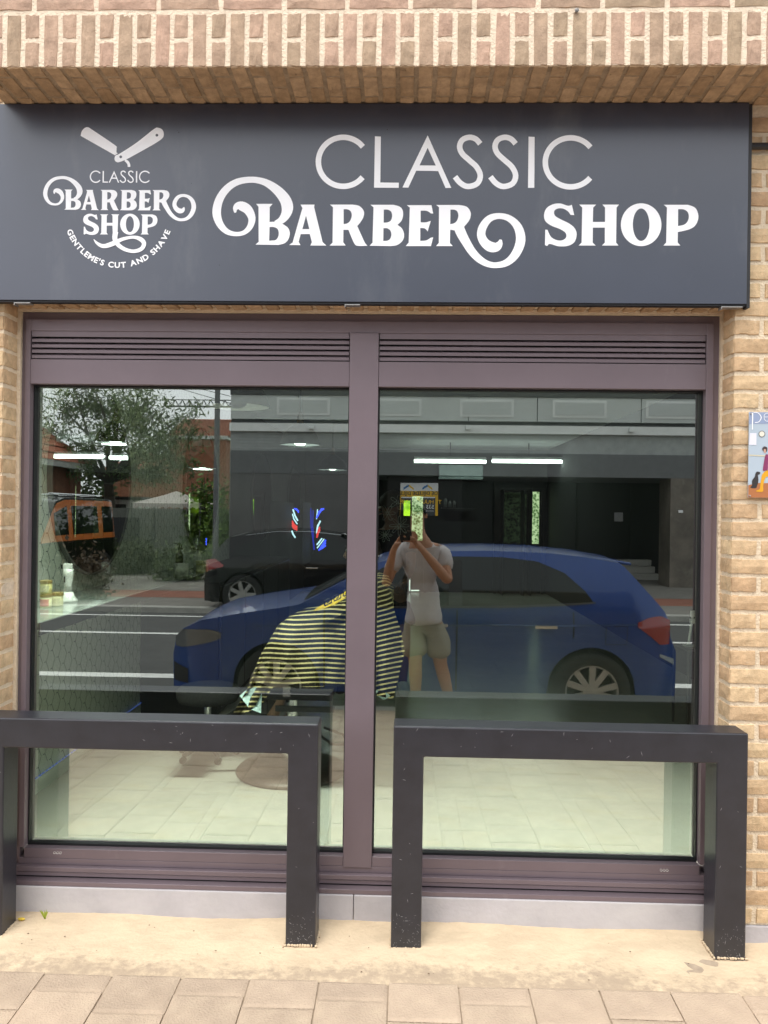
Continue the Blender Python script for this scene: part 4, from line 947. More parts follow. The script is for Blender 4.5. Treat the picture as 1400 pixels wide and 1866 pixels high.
def human(name, label, J, mats, f, base, hair='short'):
    """J: joints in world space; f: the way the face looks; mats: skin, shirt, shorts, shoe, hair"""
    t = thing(name, label, 'person', base); o0 = Vector(base); K = {k: Vector(v) - o0 for k, v in J.items() if not isinstance(v, float)}
    f = Vector(f).normalized(); up = (K['head'] - K['neck']).normalized(); side = f.cross(up).normalized()
    vs = []; es = []
    def V(p, rx, ry=None): vs.append((p, rx, ry or rx)); return len(vs) - 1
    def E_(*a): es.extend(zip(a[:-1], a[1:]))
    pel = V(K['pelvis'], .125, .10); bel = V(K['belly'], .125, .10); che = V(K['chest'], .14, .105)
    un = V(K['chest'].lerp(K['neck'], .62), .085, .07); nk = V(K['neck'].lerp(K['head'], .15), .052); 
    hb = V(K['neck'].lerp(K['head'], .62) + f * .012, .058, .062); hd = V(K['head'] + up * .015, .078, .088); ht = V(K['head'] + up * .075, .062, .068)
    E_(pel, bel, che, un, nk, hb, hd, ht)
    for s_ in 'LR':
        sh = V(K['sh' + s_], .058); el = V(K['el' + s_], .040); mid = V(K['sh' + s_].lerp(K['el' + s_], .45), .050); fm = V(K['el' + s_].lerp(K['wr' + s_], .35), .041); wr = V(K['wr' + s_], .027, .024)
        pm_ = V(K['wr' + s_].lerp(K['pa' + s_], .6), .030, .022); pa = V(K['pa' + s_], .034, .018)
        es.append((un, sh)); E_(sh, mid, el, fm, wr, pm_, pa)
        hp = V(K['hip' + s_], .088); th = V(K['hip' + s_].lerp(K['kn' + s_], .5), .074); kn = V(K['kn' + s_], .054); cf = V(K['kn' + s_].lerp(K['an' + s_], .35), .055); an = V(K['an' + s_], .036)
        es.append((pel, hp)); E_(hp, th, kn, cf, an)
        if 'to' + s_ in K: ft = V(K['an' + s_].lerp(K['to' + s_], .5) - up * .02, .036); E_(an, ft); tt = V(K['to' + s_], .03); E_(ft, tt)
    chains = [(vs, es)]
    for s_ in 'LR':
        al = (K['pa' + s_] - K['wr' + s_]).normalized(); nr = Vector(J.get('nr' + s_, f)).normalized(); nr = (nr - al * nr.dot(al)).normalized(); ac = al.cross(nr).normalized()
        chains += finger_chains(K['pa' + s_], al, ac, nr, 1.0, J.get('curl', .8), 1 if ac.dot(up) > 0 else -1)
    # nose and ears grow from inside the head
    hc = K['head']
    chains.append(([(hc + f * .06 + up * .022, .012, .012), (hc + f * .098 + up * .012, .010, .010), (hc + f * .112 - up * .008, .013, .011), (hc + f * .09 - up * .014, .013, .01)], [(0, 1), (1, 2), (2, 3)]))
    for q in (-1, 1): chains.append(([(hc + side * q * .070 - f * .012, .010, .010), (hc + side * q * .088 - f * .018 + up * .018, .008, .014), (hc + side * q * .084 - f * .008 - up * .02, .007, .010)], [(0, 1), (0, 2), (1, 2)]))
    skin_obj('body', chains, mats[0], t)
    for q in (-1, 1):
        e = B().ell((0, 0, 0), (.013, .013, .010), 10, 8).ob('eye', bpy.data.materials.get('eye_white') or mat('eye_white', (.7, .7, .68), .2), t, smooth=True); e.location = hc + f * .083 + side * q * .032 + up * .022
        ir = B().ell((0, 0, 0), (.006, .006, .006), 8, 6).ob('iris', bpy.data.materials.get('iris') or mat('iris', (.04, .02, .01), .2), t, smooth=True); ir.location = hc + f * .0925 + side * q * .032 + up * .022
        br = B().bar(hc + f * .094 + side * q * .016 + up * .044, hc + f * .088 + side * q * .050 + up * .046, .0045, 6).ob('eyebrow', mats[4], t)
    B().bar(hc + f * .098 + side * .022 - up * .040, hc + f * .098 - side * .022 - up * .040, .005, 8).ob('mouth', bpy.data.materials.get('lips') or mat('lips', (.30, .10, .08), .5), t)
    # hair: a cap of locks
    hr = B(); rr = random.Random(label)
    n, k = 22, 11; vs2 = []; fs2 = []
    for j in range(k + 1):
        ph = (math.pi * .56) * j / k
        for i in range(n):
            th = 2 * math.pi * i / n; rad = 1 + rr.uniform(-.03, .05)
            front = max(0, math.cos(th)); p2 = ph * (1 - .42 * front)
            vs2.append(hc + up * .028 + (f * math.cos(th) * math.sin(p2) * .104 - f * .006 + side * math.sin(th) * math.sin(p2) * .092) * rad + up * math.cos(p2) * .112 * rad)
    for j in range(k):
        for i in range(n): fs2.append((j * n + i, j * n + (i + 1) % n, (j + 1) * n + (i + 1) % n, (j + 1) * n + i))
    hr.add(vs2, fs2).ob('hair', mats[4], t, smooth=True)
    # shirt
    def L(a, b_, q): return K[a].lerp(K[b_], q)
    hem = K['pelvis'] - (K['belly'] - K['pelvis']).normalized() * J.get('hemdrop', .05)
    sv = [(K['chest'], .178, .135), (K['belly'], .172, .135), (K['pelvis'], .188, .15), (hem, .195, .155), (L('chest', 'neck', .55), .115, .095), (L('chest', 'neck', .86), .072, .068)]
    se = [(0, 1), (1, 2), (2, 3), (0, 4), (4, 5)]
    for s_ in 'LR':
        n0 = len(sv); sv += [(K['sh' + s_] + (K['sh' + s_] - K['chest']).normalized() * .0, .080, .080), (L('sh' + s_, 'el' + s_, .38), .074, .074), (L('sh' + s_, 'el' + s_, .66), .072, .072)]
        se += [(4, n0), (n0, n0 + 1), (n0 + 1, n0 + 2)]
    so_ = skin_obj('t_shirt', [(sv, se)], mats[1], t)
    tx = bpy.data.textures.get('folds') or bpy.data.textures.new('folds', 'CLOUDS'); tx.noise_scale = .11
    dm = so_.modifiers.new('folds', 'DISPLACE'); dm.texture = tx; dm.strength = .045; dm.mid_level = .5
    pv = [(K['pelvis'] + (K['belly'] - K['pelvis']) * .3, .135, .115), (K['pelvis'], .148, .125)]; pe = [(0, 1)]
    for s_ in 'LR':
        n0 = len(pv); q = J.get('shortlen', .86)
        pv += [(L('hip' + s_, 'kn' + s_, .08), .115, .112), (L('hip' + s_, 'kn' + s_, .5), .116, .112), (L('hip' + s_, 'kn' + s_, q), .118, .112)]; pe += [(1, n0), (n0, n0 + 1), (n0 + 1, n0 + 2)]
    po = skin_obj('shorts', [(pv, pe)], mats[2], t); dm = po.modifiers.new('folds', 'DISPLACE'); dm.texture = tx; dm.strength = .035; dm.mid_level = .5
    for s_ in 'LR':
        if 'to' + s_ in K:
            an, to = K['an' + s_], K['to' + s_]; d = (to - an); d.z = 0; d.normalize(); zf = to.z
            c = [(Vector((an.x, an.y, zf)) - d * .05 + Vector((0, 0, .02)), .046, .042), (Vector((an.x, an.y, zf)) + d * .04 + Vector((0, 0, .03)), .050, .046), (Vector((an.x, an.y, zf)) + d * .12 + Vector((0, 0, .012)), .052, .036), (Vector((an.x, an.y, zf)) + d * .19 + Vector((0, 0, .005)), .044, .028), (Vector((an.x, an.y, zf + .075)) - d * .01, .048, .048)]
            skin_obj('shoe', [(c, [(0, 1), (1, 2), (2, 3), (1, 4)])], mats[3], t)
    return t
skin_m = lambda n, c: mat(n, c, .5, spec=.35, var=.08, scale=9)
def cloth_m(n, c, v=.08): return mat(n, c, .9, spec=.1, var=v, scale=7, bump=.25, bscale=45)
# ---- the photographer, mirrored in the right pane
gzp = pz(-3.0)
a = mir
J = dict(pelvis=a(772, 1128, 5.98), belly=a(771, 1078, 6.0), chest=a(768, 1030, 6.0), neck=a(764, 978, 5.97), head=a(757, 943, 5.93),
         shL=a(727, 1002, 6.0), elL=a(703, 1066, 5.86), wrL=a(717, 1003, 5.72), paL=a(728, 984, 5.655),
         shR=a(803, 1002, 6.02), elR=a(818, 1060, 5.86), wrR=a(771, 1003, 5.72), paR=a(755, 985, 5.655),
         hipL=a(753, 1140, 6.0), knL=a(757, 1208, 5.92), anL=a(758, 1284, 6.0), hipR=a(795, 1140, 6.0), knR=a(803, 1210, 5.96), anR=a(820, 1284, 6.05), hemdrop=.05, shortlen=.90, curl=1.0)
for s_ in 'LR':
    J['an' + s_].z = gzp + .09; J['to' + s_] = Vector((J['an' + s_].x + (.02 if s_ == 'R' else -.01), J['an' + s_].y + .16, gzp + .022))
J['nrL'] = Vector((.8, .6, 0)); J['nrR'] = Vector((-.8, .6, 0))
PSK = skin_m('tanned_skin', (.40, .20, .12))
human('person', 'person in grey t-shirt and grey shorts photographing the shop, mirrored in the right pane', J,
      (PSK, cloth_m('grey_tee', (.48, .45, .46)), cloth_m('grey_shorts', (.27, .25, .20)), mat('trainer', (.55, .58, .55), .6), mat('dark_hair', (.02, .014, .01), .6, bump=.6, bscale=90)), (-.05, 1, .02), (J['pelvis'].x, J['pelvis'].y, gzp))
ph = thing('smartphone', 'black smartphone held upright in both hands of the person at the kerb', 'smartphone', (-.004, CY - .022, 1.235))
B().box(-.038, .038, -.0045, .0045, 0, .222).ob('case', M['black'], ph, bevel=.003)
B().lathe([(0, .0055), (.009, .0055), (.009, .0046)], 14, c=(.004, 0, .205), axis='y').ob('camera_lens', mat('lens', (.01, .01, .02), .05), ph); B().lathe([(0, .0055), (.009, .0055), (.009, .0046)], 14, c=(.004, 0, .182), axis='y').ob('camera_lens', bpy.data.materials['lens'], ph)
# ---- barber standing deeper in the shop behind the chair
d = dep
J = dict(pelvis=d(716, 1095, 6.2), belly=d(716, 1050, 6.2), chest=d(715, 1000, 6.2), neck=d(714, 955, 6.2), head=d(712, 925, 6.17),
         shL=d(680, 976, 6.2), elL=d(672, 1035, 6.1), wrL=d(678, 1075, 5.9), paL=d(682, 1092, 5.85), shR=d(746, 976, 6.2), elR=d(750, 1030, 6.12), wrR=d(738, 1060, 5.9), paR=d(730, 1072, 5.83),
         hipL=d(702, 1105, 6.2), knL=d(703, 1165, 6.15), anL=d(702, 1235, 6.2), hipR=d(730, 1105, 6.2), knR=d(737, 1165, 6.1), anR=d(734, 1238, 6.1), hemdrop=-.02, shortlen=.62, curl=.5)
for s_ in 'LR': J['an' + s_].z = .09; J['to' + s_] = Vector((J['an' + s_].x + (.02 if s_ == 'R' else -.02), J['an' + s_].y - .16, .025))
J['nrL'] = Vector((.3, -1, 0)); J['nrR'] = Vector((-.3, -1, 0))
human('person', 'person in black shirt and pale trainers standing behind the barber chair', J,
      (skin_m('brown_skin', (.13, .062, .036)), cloth_m('black_tee', (.012, .012, .013)), cloth_m('black_shorts', (.015, .015, .016)), mat('pale_trainer', (.55, .62, .58), .6), bpy.data.materials['dark_hair']), (-.9, .45, -.15), (J['pelvis'].x, J['pelvis'].y, 0))
# ---- customer in the chair under a striped cape
J = dict(pelvis=d(655, 1235, 4.44), belly=d(662, 1185, 4.44), chest=d(666, 1125, 4.44), neck=d(668, 1052, 4.44), head=d(662, 1010, 4.42),
         shL=d(664, 1085, 4.32), elL=d(640, 1160, 4.27), wrL=d(588, 1165, 4.33), paL=d(570, 1165, 4.36), shR=d(672, 1083, 4.57), elR=d(645, 1160, 4.60), wrR=d(590, 1160, 4.54), paR=d(572, 1160, 4.51),
         hipL=d(640, 1238, 4.37), knL=d(530, 1200, 4.35), anL=d(495, 1310, 4.36), hipR=d(642, 1236, 4.51), knR=d(532, 1198, 4.53), anR=d(497, 1308, 4.51), hemdrop=0.0, shortlen=.8, curl=.4)
for s_ in 'LR': J['to' + s_] = J['an' + s_] + Vector((-.14, 0, -.05))
J['nrL'] = Vector((0, 0, -1)); J['nrR'] = Vector((0, 0, -1))
cust = human('person', 'seated customer under a black and yellow striped cape, head hidden by the middle frame', J,
      (skin_m('light_skin', (.45, .27, .19)), cloth_m('navy_tee', (.02, .025, .05)), cloth_m('dark_trousers', (.02, .02, .025)), M['black'], mat('brown_hair', (.035, .02, .012), .6, bump=.6, bscale=90)), (-1, -.25, -.05), (J['pelvis'].x, J['pelvis'].y, 0))
# cape
ctl = [(0.0, (500, 1147), (421, 1312)), (.07, (503, 1141), (448, 1300)), (.14, (510, 1136), (478, 1288)), (.19, (520, 1131), (500, 1252)), (.3, (548, 1120), (528, 1251)), (.42, (590, 1111), (568, 1252)),
       (.56, (622, 1103), (606, 1250)), (.66, (643, 1085), (636, 1252)), (.76, (664, 1062), (664, 1256)), (.85, (684, 1052), (690, 1268)), (.93, (702, 1060), (718, 1274)), (1.0, (712, 1082), (739, 1186))]
def interp(s_, k, c):
    for p, q in zip(ctl[:-1], ctl[1:]):
        if s_ <= q[0] + 1e-9: w_ = (s_ - p[0]) / (q[0] - p[0]); return p[k][c] * (1 - w_) + q[k][c] * w_
    return ctl[-1][k][c]
ns, ntt = 120, 60; vs = []; uv = []
for j in range(ntt + 1):
    t_ = j / ntt
    for i in range(ns + 1):
        s_ = i / ns; u0, v0, u1, v1 = interp(s_, 1, 0), interp(s_, 1, 1), interp(s_, 2, 0), interp(s_, 2, 1)
        u = u0 + (u1 - u0) * t_; v = v0 + (v1 - v0) * t_
        u += 2.5 * math.sin(9 * t_ + 2) * (1 if s_ < .2 else .4)
        fold = .012 * math.sin(s_ * 46 + 2.5 * t_ + 2 * math.sin(s_ * 9)) * min(1, t_ * 1.4) * (1.0 + 2.2 * (s_ > .7) + 1.5 * (s_ < .2)) + .02 * math.sin(s_ * 13 - 3 * t_)
        D = 3.86 + .12 * (1 - t_) ** 2.2 - fold + (.0 if s_ > .15 else (.15 - s_) * .4) + (max(0, s_ - .86) * 1.4)
        vs.append(dep(u, v, D)); uv.append((s_, (v - 1050) / 262.0 + .004 * math.sin(s_ * 17) + (.10 * (s_ - .7) * 3 if s_ > .7 else 0)))
# fold the cloth back over lap, arms and shoulders
for i in range(ns + 1):
    p = vs[i]; s_ = i / ns; vs.append(Vector((p.x + .01, p.y + .30, p.z + .005))); uv.append((s_, uv[i][1] - .08)); 
for i in range(ns + 1):
    p = vs[i]; s_ = i / ns; vs.append(Vector((p.x + .01, p.y + .42, p.z - .45))); uv.append((s_, uv[i][1] - .5))
W1 = ns + 1; fs = [(j * W1 + i, j * W1 + i + 1, (j + 1) * W1 + i + 1, (j + 1) * W1 + i) for j in range(ntt) for i in range(ns)]
b0 = (ntt + 1) * W1; fs += [(i + 1, i, b0 + i, b0 + i + 1) for i in range(ns)] + [(b0 + i + 1, b0 + i, b0 + W1 + i, b0 + W1 + i + 1) for i in range(ns)]
me = bpy.data.meshes.new('cape'); bp = Vector(cust.location); me.from_pydata([tuple(v - bp) for v in vs], [], fs); ul = me.uv_layers.new(name='UVMap')
for l in me.loops: ul.data[l.index].uv = uv[l.vertex_index]
me.shade_smooth()
mt, N, L, P = nodes_of('striped_cape'); P.inputs['Roughness'].default_value = .6; P.inputs['Specular IOR Level'].default_value = .25
uvn = N.new('ShaderNodeUVMap'); sx = N.new('ShaderNodeSeparateXYZ'); L.new(uvn.outputs[0], sx.inputs[0]); mm = N.new('ShaderNodeMath'); mm.operation = 'MULTIPLY'; mm.inputs[1].default_value = 29.5; L.new(sx.outputs[1], mm.inputs[0])
fr_ = N.new('ShaderNodeMath'); fr_.operation = 'FRACT'; L.new(mm.outputs[0], fr_.inputs[0]); cr = N.new('ShaderNodeValToRGB'); cr.color_ramp.interpolation = 'CONSTANT'
cr.color_ramp.elements[0].color = (.014, .012, .008, 1); cr.color_ramp.elements[1].position = .66; cr.color_ramp.elements[1].color = (.60, .51, .26, 1); L.new(fr_.outputs[0], cr.inputs[0]); L.new(cr.outputs[0], P.inputs['Base Color'])
me.materials.append(mt); cp = bpy.data.objects.new('cape', me); link(cp, cust)
lin = mat('cape_lining', (.42, .56, .56), .7, var=.15, scale=30)
b = B(); pts = [dep(u, v, D) - bp for u, v, D in ((478, 1248, 3.90), (476, 1300, 3.86), (455, 1292, 3.88), (437, 1268, 3.92), (448, 1258, 3.95))]; b.add(pts, [(0, 1, 2, 3, 4)]).ob('turned_lining', lin, cust)
b = B(); pts = [dep(u, v, D) - bp for u, v, D in ((684, 1256, 3.86), (704, 1262, 3.85), (712, 1268, 3.85), (700, 1276, 3.86), (688, 1268, 3.87))]; b.add(pts, [(0, 1, 2, 3, 4)]).ob('turned_lining', lin, cust)
yl = mat('yellow_band', (.62, .42, .03), .6); kb = mat('key_black', (.02, .02, .015), .6)
band = [(572, 1110, 3.90), (590, 1106, 3.885), (612, 1098, 3.875), (632, 1086, 3.87), (646, 1074, 3.87)]
lo_, hi_ = [], []
for k_, (u, v, D) in enumerate(band): w_ = (3, 9, 13, 14, 14)[k_]; lo_.append(dep(u, v + 3, D) - bp); hi_.append(dep(u + 2, v + 3 - w_, D + .03) - bp)
B().add(lo_ + hi_, [(i, i + 1, 5 + i + 1, 5 + i) for i in range(4)]).ob('yellow_band', yl, cust, smooth=True)
kx = B()
for k_ in range(3):
    u0 = 592 + k_ * 17; v0 = 1104 - k_ * 8.5
    for (du0, dv0, du1, dv1) in ((0, 0, 12, -5.5), (0, 0, 0, -9), (0, -9, 8, -13), (8, -13, 8, -7), (8, -7, 4, -5), (12, -5.5, 12, -13)):
        p, q = dep(u0 + du0, v0 + dv0, 3.862) - bp, dep(u0 + du1, v0 + dv1, 3.862) - bp; kx.bar(p, q, .0028, 4)
kx.ob('key_pattern', kb, cust)
# ================================================================== STREET mirrored in the glass
def lerp_tab(tab, x):
    if x <= tab[0][0]: return tab[0][1]
    for p, q in zip(tab[:-1], tab[1:]):
        if x <= q[0]: w_ = (x - p[0]) / max(1e-9, q[0] - p[0]); return p[1] * (1 - w_) + q[1] * w_
    return tab[-1][1]
class Car:
    def __init__(s, name, label, cat, loc, T, hw, belt, roofz, roofhw, wheels, wr, paint, direction=1, endr=.5, taper=.30, zb=.20, group=None):
        s.T = T; s.hw = hw; s.belt = belt; s.roofz = roofz; s.roofhw = roofhw; s.wheels = wheels; s.wr = wr; s.zb0 = zb; s.endr = endr; s.taper = taper
        s.x0 = min(p[0] for p in T); s.x1 = max(p[0] for p in T); s.paint = paint
        s.t = thing(name, label, cat, loc, group); s.t.scale = (direction, 1, 1) if False else (1, 1, 1); s.dir = direction
        s.up = [p for p in T]; s.build()
    def W(s, x, z):
        w_ = s.hw
        if z > s.belt: q = min(1, (z - s.belt) / (s.roofz - s.belt)); w_ = s.hw - .02 - (s.hw - .02 - s.roofhw) * q ** 1.15
        elif z > s.belt - .11: w_ = s.hw - .02 * (z - s.belt + .11) / .11
        else:
            q = (s.belt - .11 - z) / (s.belt - .11 - .2); w_ = s.hw + .006 - .075 * max(0, q) ** .8
        d0 = x - s.x0; d1 = s.x1 - x
        for dd, tp in ((d0, s.taper), (d1, s.taper * .8)):
            if dd < s.endr: w_ *= 1 - tp * (1 - dd / s.endr) ** 2.3
        return w_
    def zbot(s, x):
        z = s.zb0
        for xw in s.wheels:
            r = s.wr + .045; d = abs(x - xw)
            if d < r: z = max(z, s.wr + math.sqrt(r * r - d * d))
        return z
    def topz(s, x):                       # upper outline at x
        best = -1
        for p, q in zip(s.T[:-1], s.T[1:]):
            a, b_ = sorted((p[0], q[0]))
            if a - 1e-6 <= x <= b_ + 1e-6:
                z = p[1] if abs(q[0] - p[0]) < 1e-6 else p[1] + (q[1] - p[1]) * (x - p[0]) / (q[0] - p[0]); best = max(best, z)
        return best
    def f(s, x): return x * s.dir
    def build(s):
        st = []
        for p, q in zip(s.T[:-1], s.T[1:]):
            n = max(1, int(abs(q[0] - p[0]) / .035)); 
            for i in range(n): st.append((p[0] + (q[0] - p[0]) * i / n, p[1] + (q[1] - p[1]) * i / n))
        st.append(s.T[-1]); R_ = 14; b = B(); n = len(st); cols = []
        for (x, z) in st:
            zb = min(s.zbot(x), z - .005); col = []
            for r in range(R_ + 1): zz = zb + (z - zb) * r / R_; col.append((x, s.W(x, zz), zz))
            for k in range(1, 8):
                y = s.W(x, z) * (1 - k / 4); col.append((x, y, z + .035 * (1 - (1 - k / 4) ** 2) * (1 if z > s.belt - .15 else .2)))
            for r in range(R_ + 1): zz = z - (z - zb) * r / R_; col.append((x, -s.W(x, zz), zz))
            cols.append(col)
        m_ = len(cols[0]); b.add([(s.f(p[0]), p[1], p[2]) for c in cols for p in c], [(i * m_ + j, i * m_ + j + 1, (i + 1) * m_ + j + 1, (i + 1) * m_ + j) for i in range(n - 1) for j in range(m_ - 1)])
        o = b.ob('body', s.paint, s.t, smooth=True); smooth_by_angle(o, 45)
        xa, xb = s.x0 + .12, s.x1 - .12
        bb = B(); xs = [s.f(xa), s.f(xb)]; bb.box(min(xs), max(xs), -s.hw + .25, s.hw - .25, .18, .45)
        bb.ob('underbody', M['void'], s.t)
        for k, xw in enumerate(s.wheels):
            for sd_ in (1, -1): s.wheel(xw, sd_)
    def wheel(s, xw, sd_):
        r = s.wr; y = sd_ * (s.hw - .105)
        ty = B().lathe([(r * .66, -.09), (r * .93, -.10), (r, -.075), (r, .075), (r * .93, .10), (r * .70, .10), (r * .66, .085)], 40, axis='y').ob('tyre', M['tyre'], s.t, smooth=True); ty.location = (s.f(xw), y, r)
        rim = B().lathe([(r * .70, .092 * sd_), (r * .67, .097 * sd_), (r * .63, .078 * sd_), (r * .62, -.05 * sd_)], 40, axis='y').ob('rim', M['rim'], ty, smooth=True)
        B().lathe([(0, .01 * sd_), (r * .62, .005 * sd_)], 24, axis='y').ob('brake_disc', M['void'], ty)
        B().lathe([(0, .086 * sd_), (r * .13, .084 * sd_), (r * .15, .05 * sd_)], 20, axis='y').ob('hub', M['rim'], ty)
        ns_ = s.spokes
        for i in range(ns_):
            for half in ((-1, 1) if s.pair else (0,)):
                a = 2 * math.pi * i / ns_ + half * .20; a2 = 2 * math.pi * i / ns_ + half * (.28 if s.pair else 0) ; c, q = math.cos, math.sin
                w1, w2 = (.07, .062) if s.pair else (.10, .07)
                p0 = (r * .10 * c(a), r * .10 * q(a)); p1 = (r * .65 * c(a2), r * .65 * q(a2)); nx_, nz_ = -q(a2), c(a2)
                vs = []
                for (px_, pz_), ww, yy in ((p0, w1 * r / .5 * .5, .080), (p1, w2 * r * 1.3, .092)):
                    for sg in (-1, 1):
                        for dy in (0, -.03): vs.append((px_ + nx_ * ww * sg, (yy + dy) * sd_, pz_ + nz_ * ww * sg))
                B().add(vs, [(0, 2, 6, 4), (1, 5, 7, 3), (0, 4, 5, 1), (2, 3, 7, 6), (0, 1, 3, 2), (4, 6, 7, 5)]).ob('spoke', M['rim'], ty)
        lin_ = B().lathe([(r + .04, .0), (r + .04, -.16 * sd_), (0, -.16 * sd_)], 28, axis='y').ob('wheel_arch_liner', M['void'], s.t); lin_.location = (s.f(xw), y + .03 * sd_, r)
    def side(s, name, mt, lo, hi, off=.004, sides=(1, -1), nx=40, nz=6, th=.0, parent=None):
        """panel on the flank between two curves given as tables of (x, z)"""
        for sd_ in sides:
            xa, xb = max(lo[0][0], hi[0][0]), min(lo[-1][0], hi[-1][0]); b = B()
            for i in range(nx + 1):
                x = xa + (xb - xa) * i / nx; a, c = lerp_tab(lo, x), lerp_tab(hi, x)
                for j in range(nz + 1): z = a + (c - a) * j / nz; b.v.append((s.f(x), sd_ * (s.W(x, z) + off), z))
            for i in range(nx):
                for j in range(nz): q = i * (nz + 1) + j; b.f.append((q, q + 1, q + nz + 2, q + nz + 1))
            b.ob(name, mt, parent or s.t, smooth=True)
    def top(s, name, mt, x0, x1, frac, off=.005, nx=14, ny=10, crown=.035):
        b = B()
        for i in range(nx + 1):
            x = x0 + (x1 - x0) * i / nx; z = s.topz(x)
            for j in range(ny + 1):
                fy_ = -frac + 2 * frac * j / ny; b.v.append((s.f(x), fy_ * s.W(x, z), z + crown * (1 - fy_ ** 2) + off))
        for i in range(nx):
            for j in range(ny): q = i * (ny + 1) + j; b.f.append((q, q + 1, q + ny + 2, q + ny + 1))
        return b.ob(name, mt, s.t, smooth=True)
    spokes = 5; pair = True
    def seam(s, x, z0, z1, lean=0):
        s.side('door_seam', M['void'], [(x, z0), (x + .006, z0)], [(x + lean, z1), (x + .006 + lean, z1)], off=.0015, nx=1, nz=12) if lean == 0 else None
M['tyre'] = mat('tyre', (.008, .008, .008), .8); M['rim'] = mat('silver_rim', (.36, .36, .34), .3, metal=.5)
M['carglass'] = mat('car_glass', (.010, .014, .013), .03, spec=.45, var=0)
bluep = mat('blue_paint', (.006, .045, .225), .30, metal=.2, spec=.4, coat=.7, var=.03)
blackp = mat('black_paint', (.004, .0045, .005), .25, spec=.35, coat=.3, var=.03)
redl = mat('red_lens', (.26, .010, .012), .15, coat=1); headl = mat('head_lens', (.10, .11, .12), .1, coat=1); trimb = mat('black_trim', (.01, .01, .01), .5)
# ---- blue hatchback parked behind the photographer (its front to the left in the mirror)
T = [(-1.90, .22), (-1.96, .38), (-1.965, .52), (-1.93, .66), (-1.84, .76), (-1.66, .845), (-1.35, .905), (-1.02, .955), (-.86, .985), (-.55, 1.15), (-.22, 1.325), (0, 1.395), (.3, 1.425), (.7, 1.435), (1.15, 1.425), (1.5, 1.395), (1.78, 1.35), (1.82, 1.32), (1.98, 1.13), (2.12, .97), (2.17, .88), (2.18, .76), (2.25, .63), (2.26, .45), (2.18, .22)]
cy_ = 2.93 - 6.24
bc = Car('parked_car', 'blue hatchback parked at the kerb, filling the lower half of the reflection in both panes', 'car', (0.0, cy_ - .875, RZ), T, .875, .96, 1.43, .61, (-1.05, 1.52), .315, bluep, endr=.45, taper=.26)
hi_w = [(-.56, 1.04), (-.40, 1.17), (-.16, 1.30), (.05, 1.36), (.4, 1.385), (.8, 1.385), (1.1, 1.355), (1.32, 1.265), (1.48, 1.12), (1.53, 1.045)]
lo_w = [(-.56, .985), (0, .985), (.9, 1.005), (1.35, 1.03), (1.53, 1.040)]
bc.side('side_window', M['carglass'], lo_w, hi_w, .004); bc.side('window_pillar', trimb, [(.36, .99), (.47, .99)], [(.36, 1.36), (.47, 1.36)], .007, nx=2)
bc.side('window_trim', mat('dark_chrome', (.10, .10, .10), .3, metal=.8), [(-.62, .965), (0, .968), (.9, .988), (1.35, 1.012), (1.55, 1.03)], [(-.62, .982), (0, .985), (.9, 1.004), (1.35, 1.028), (1.55, 1.043)], .006)
bc.top('windscreen', M['carglass'], -.84, -.24, .88); bc.top('rear_window', M['carglass'], 1.86, 2.09, .85); bc.top('roof_rail_line', trimb, -.1, 1.7, .35, off=-.002) if False else None
sp_ = B(); sp_.add([(1.60, -.55, 1.392), (1.60, .55, 1.392), (1.93, .50, 1.345), (1.93, -.50, 1.345), (1.60, -.55, 1.37), (1.60, .55, 1.37), (1.93, .50, 1.318), (1.93, -.50, 1.318)], [(0, 1, 2, 3), (4, 7, 6, 5), (0, 4, 5, 1), (1, 5, 6, 2), (2, 6, 7, 3), (3, 7, 4, 0)]).ob('spoiler', bluep, bc.t, bevel=.012)
bc.side('tail_light', redl, [(1.88, .85), (1.98, .78), (2.08, .70), (2.17, .70)], [(1.88, .885), (1.98, .925), (2.08, .935), (2.17, .90)], .006, nx=10)
bc.side('headlight', headl, [(-1.93, .60), (-1.84, .60), (-1.6, .66), (-1.5, .70)], [(-1.93, .68), (-1.84, .755), (-1.6, .77), (-1.5, .745)], .006, nx=10)
bc.side('grille', trimb, [(-1.955, .30), (-1.80, .30)], [(-1.955, .46), (-1.80, .42)], .004, nx=4); bc.side('rocker_trim', trimb, [(-.65, .20), (1.1, .20)], [(-.65, .27), (1.1, .27)], .004)
bc.side('bumper_reflector', mat('bumper_glint', (.25, .3, .36), .2, coat=1), [(2.08, .60), (2.23, .52)], [(2.08, .625), (2.23, .57)], .006, nx=4)  # pale strip paints a glint on the rear bumper
for x in (-.66, .42, 1.36): bc.side('door_seam', M['void'], [(x, .30 if x < 1.3 else .75), (x + .012, .30 if x < 1.3 else .75)], [(x, .96), (x + .012, .96)], .0025, nx=1, nz=12)
bc.side('crease', mat('blue_crease', (.01, .06, .22), .25, metal=.3, coat=1), [(-1.2, .80), (1.9, .86)], [(-1.2, .812), (1.9, .875)], .0035)
for x in (.26, 1.14):
    for sd_ in (1, -1): h = B().box(-.09, .09, -.012, .012, -.014, .014).ob('door_handle', M['chrome'], bc.t, bevel=.006); h.location = (x, sd_ * (bc.W(x, .84) + .018), .84)
for sd_ in (1, -1):
    mo = thing if False else None
    h = B().ell((0, 0, 0), (.075, .10, .062), 14, 8).ob('wing_mirror', trimb, bc.t, smooth=True); h.location = (-.50, sd_ * (bc.hw + .06), 1.02)
B().box(-.2, .2, -.006, .006, -.012, .012).ob('roof_line', trimb, bc.t) if False else None
bc.side('fuel_flap', mat('flap_line', (.004, .02, .09), .3), [(1.62, .70), (1.80, .70)], [(1.62, .86), (1.80, .86)], .003, nx=4); bc.side('fuel_flap', bluep, [(1.63, .71), (1.79, .71)], [(1.63, .85), (1.79, .85)], .005, nx=4)
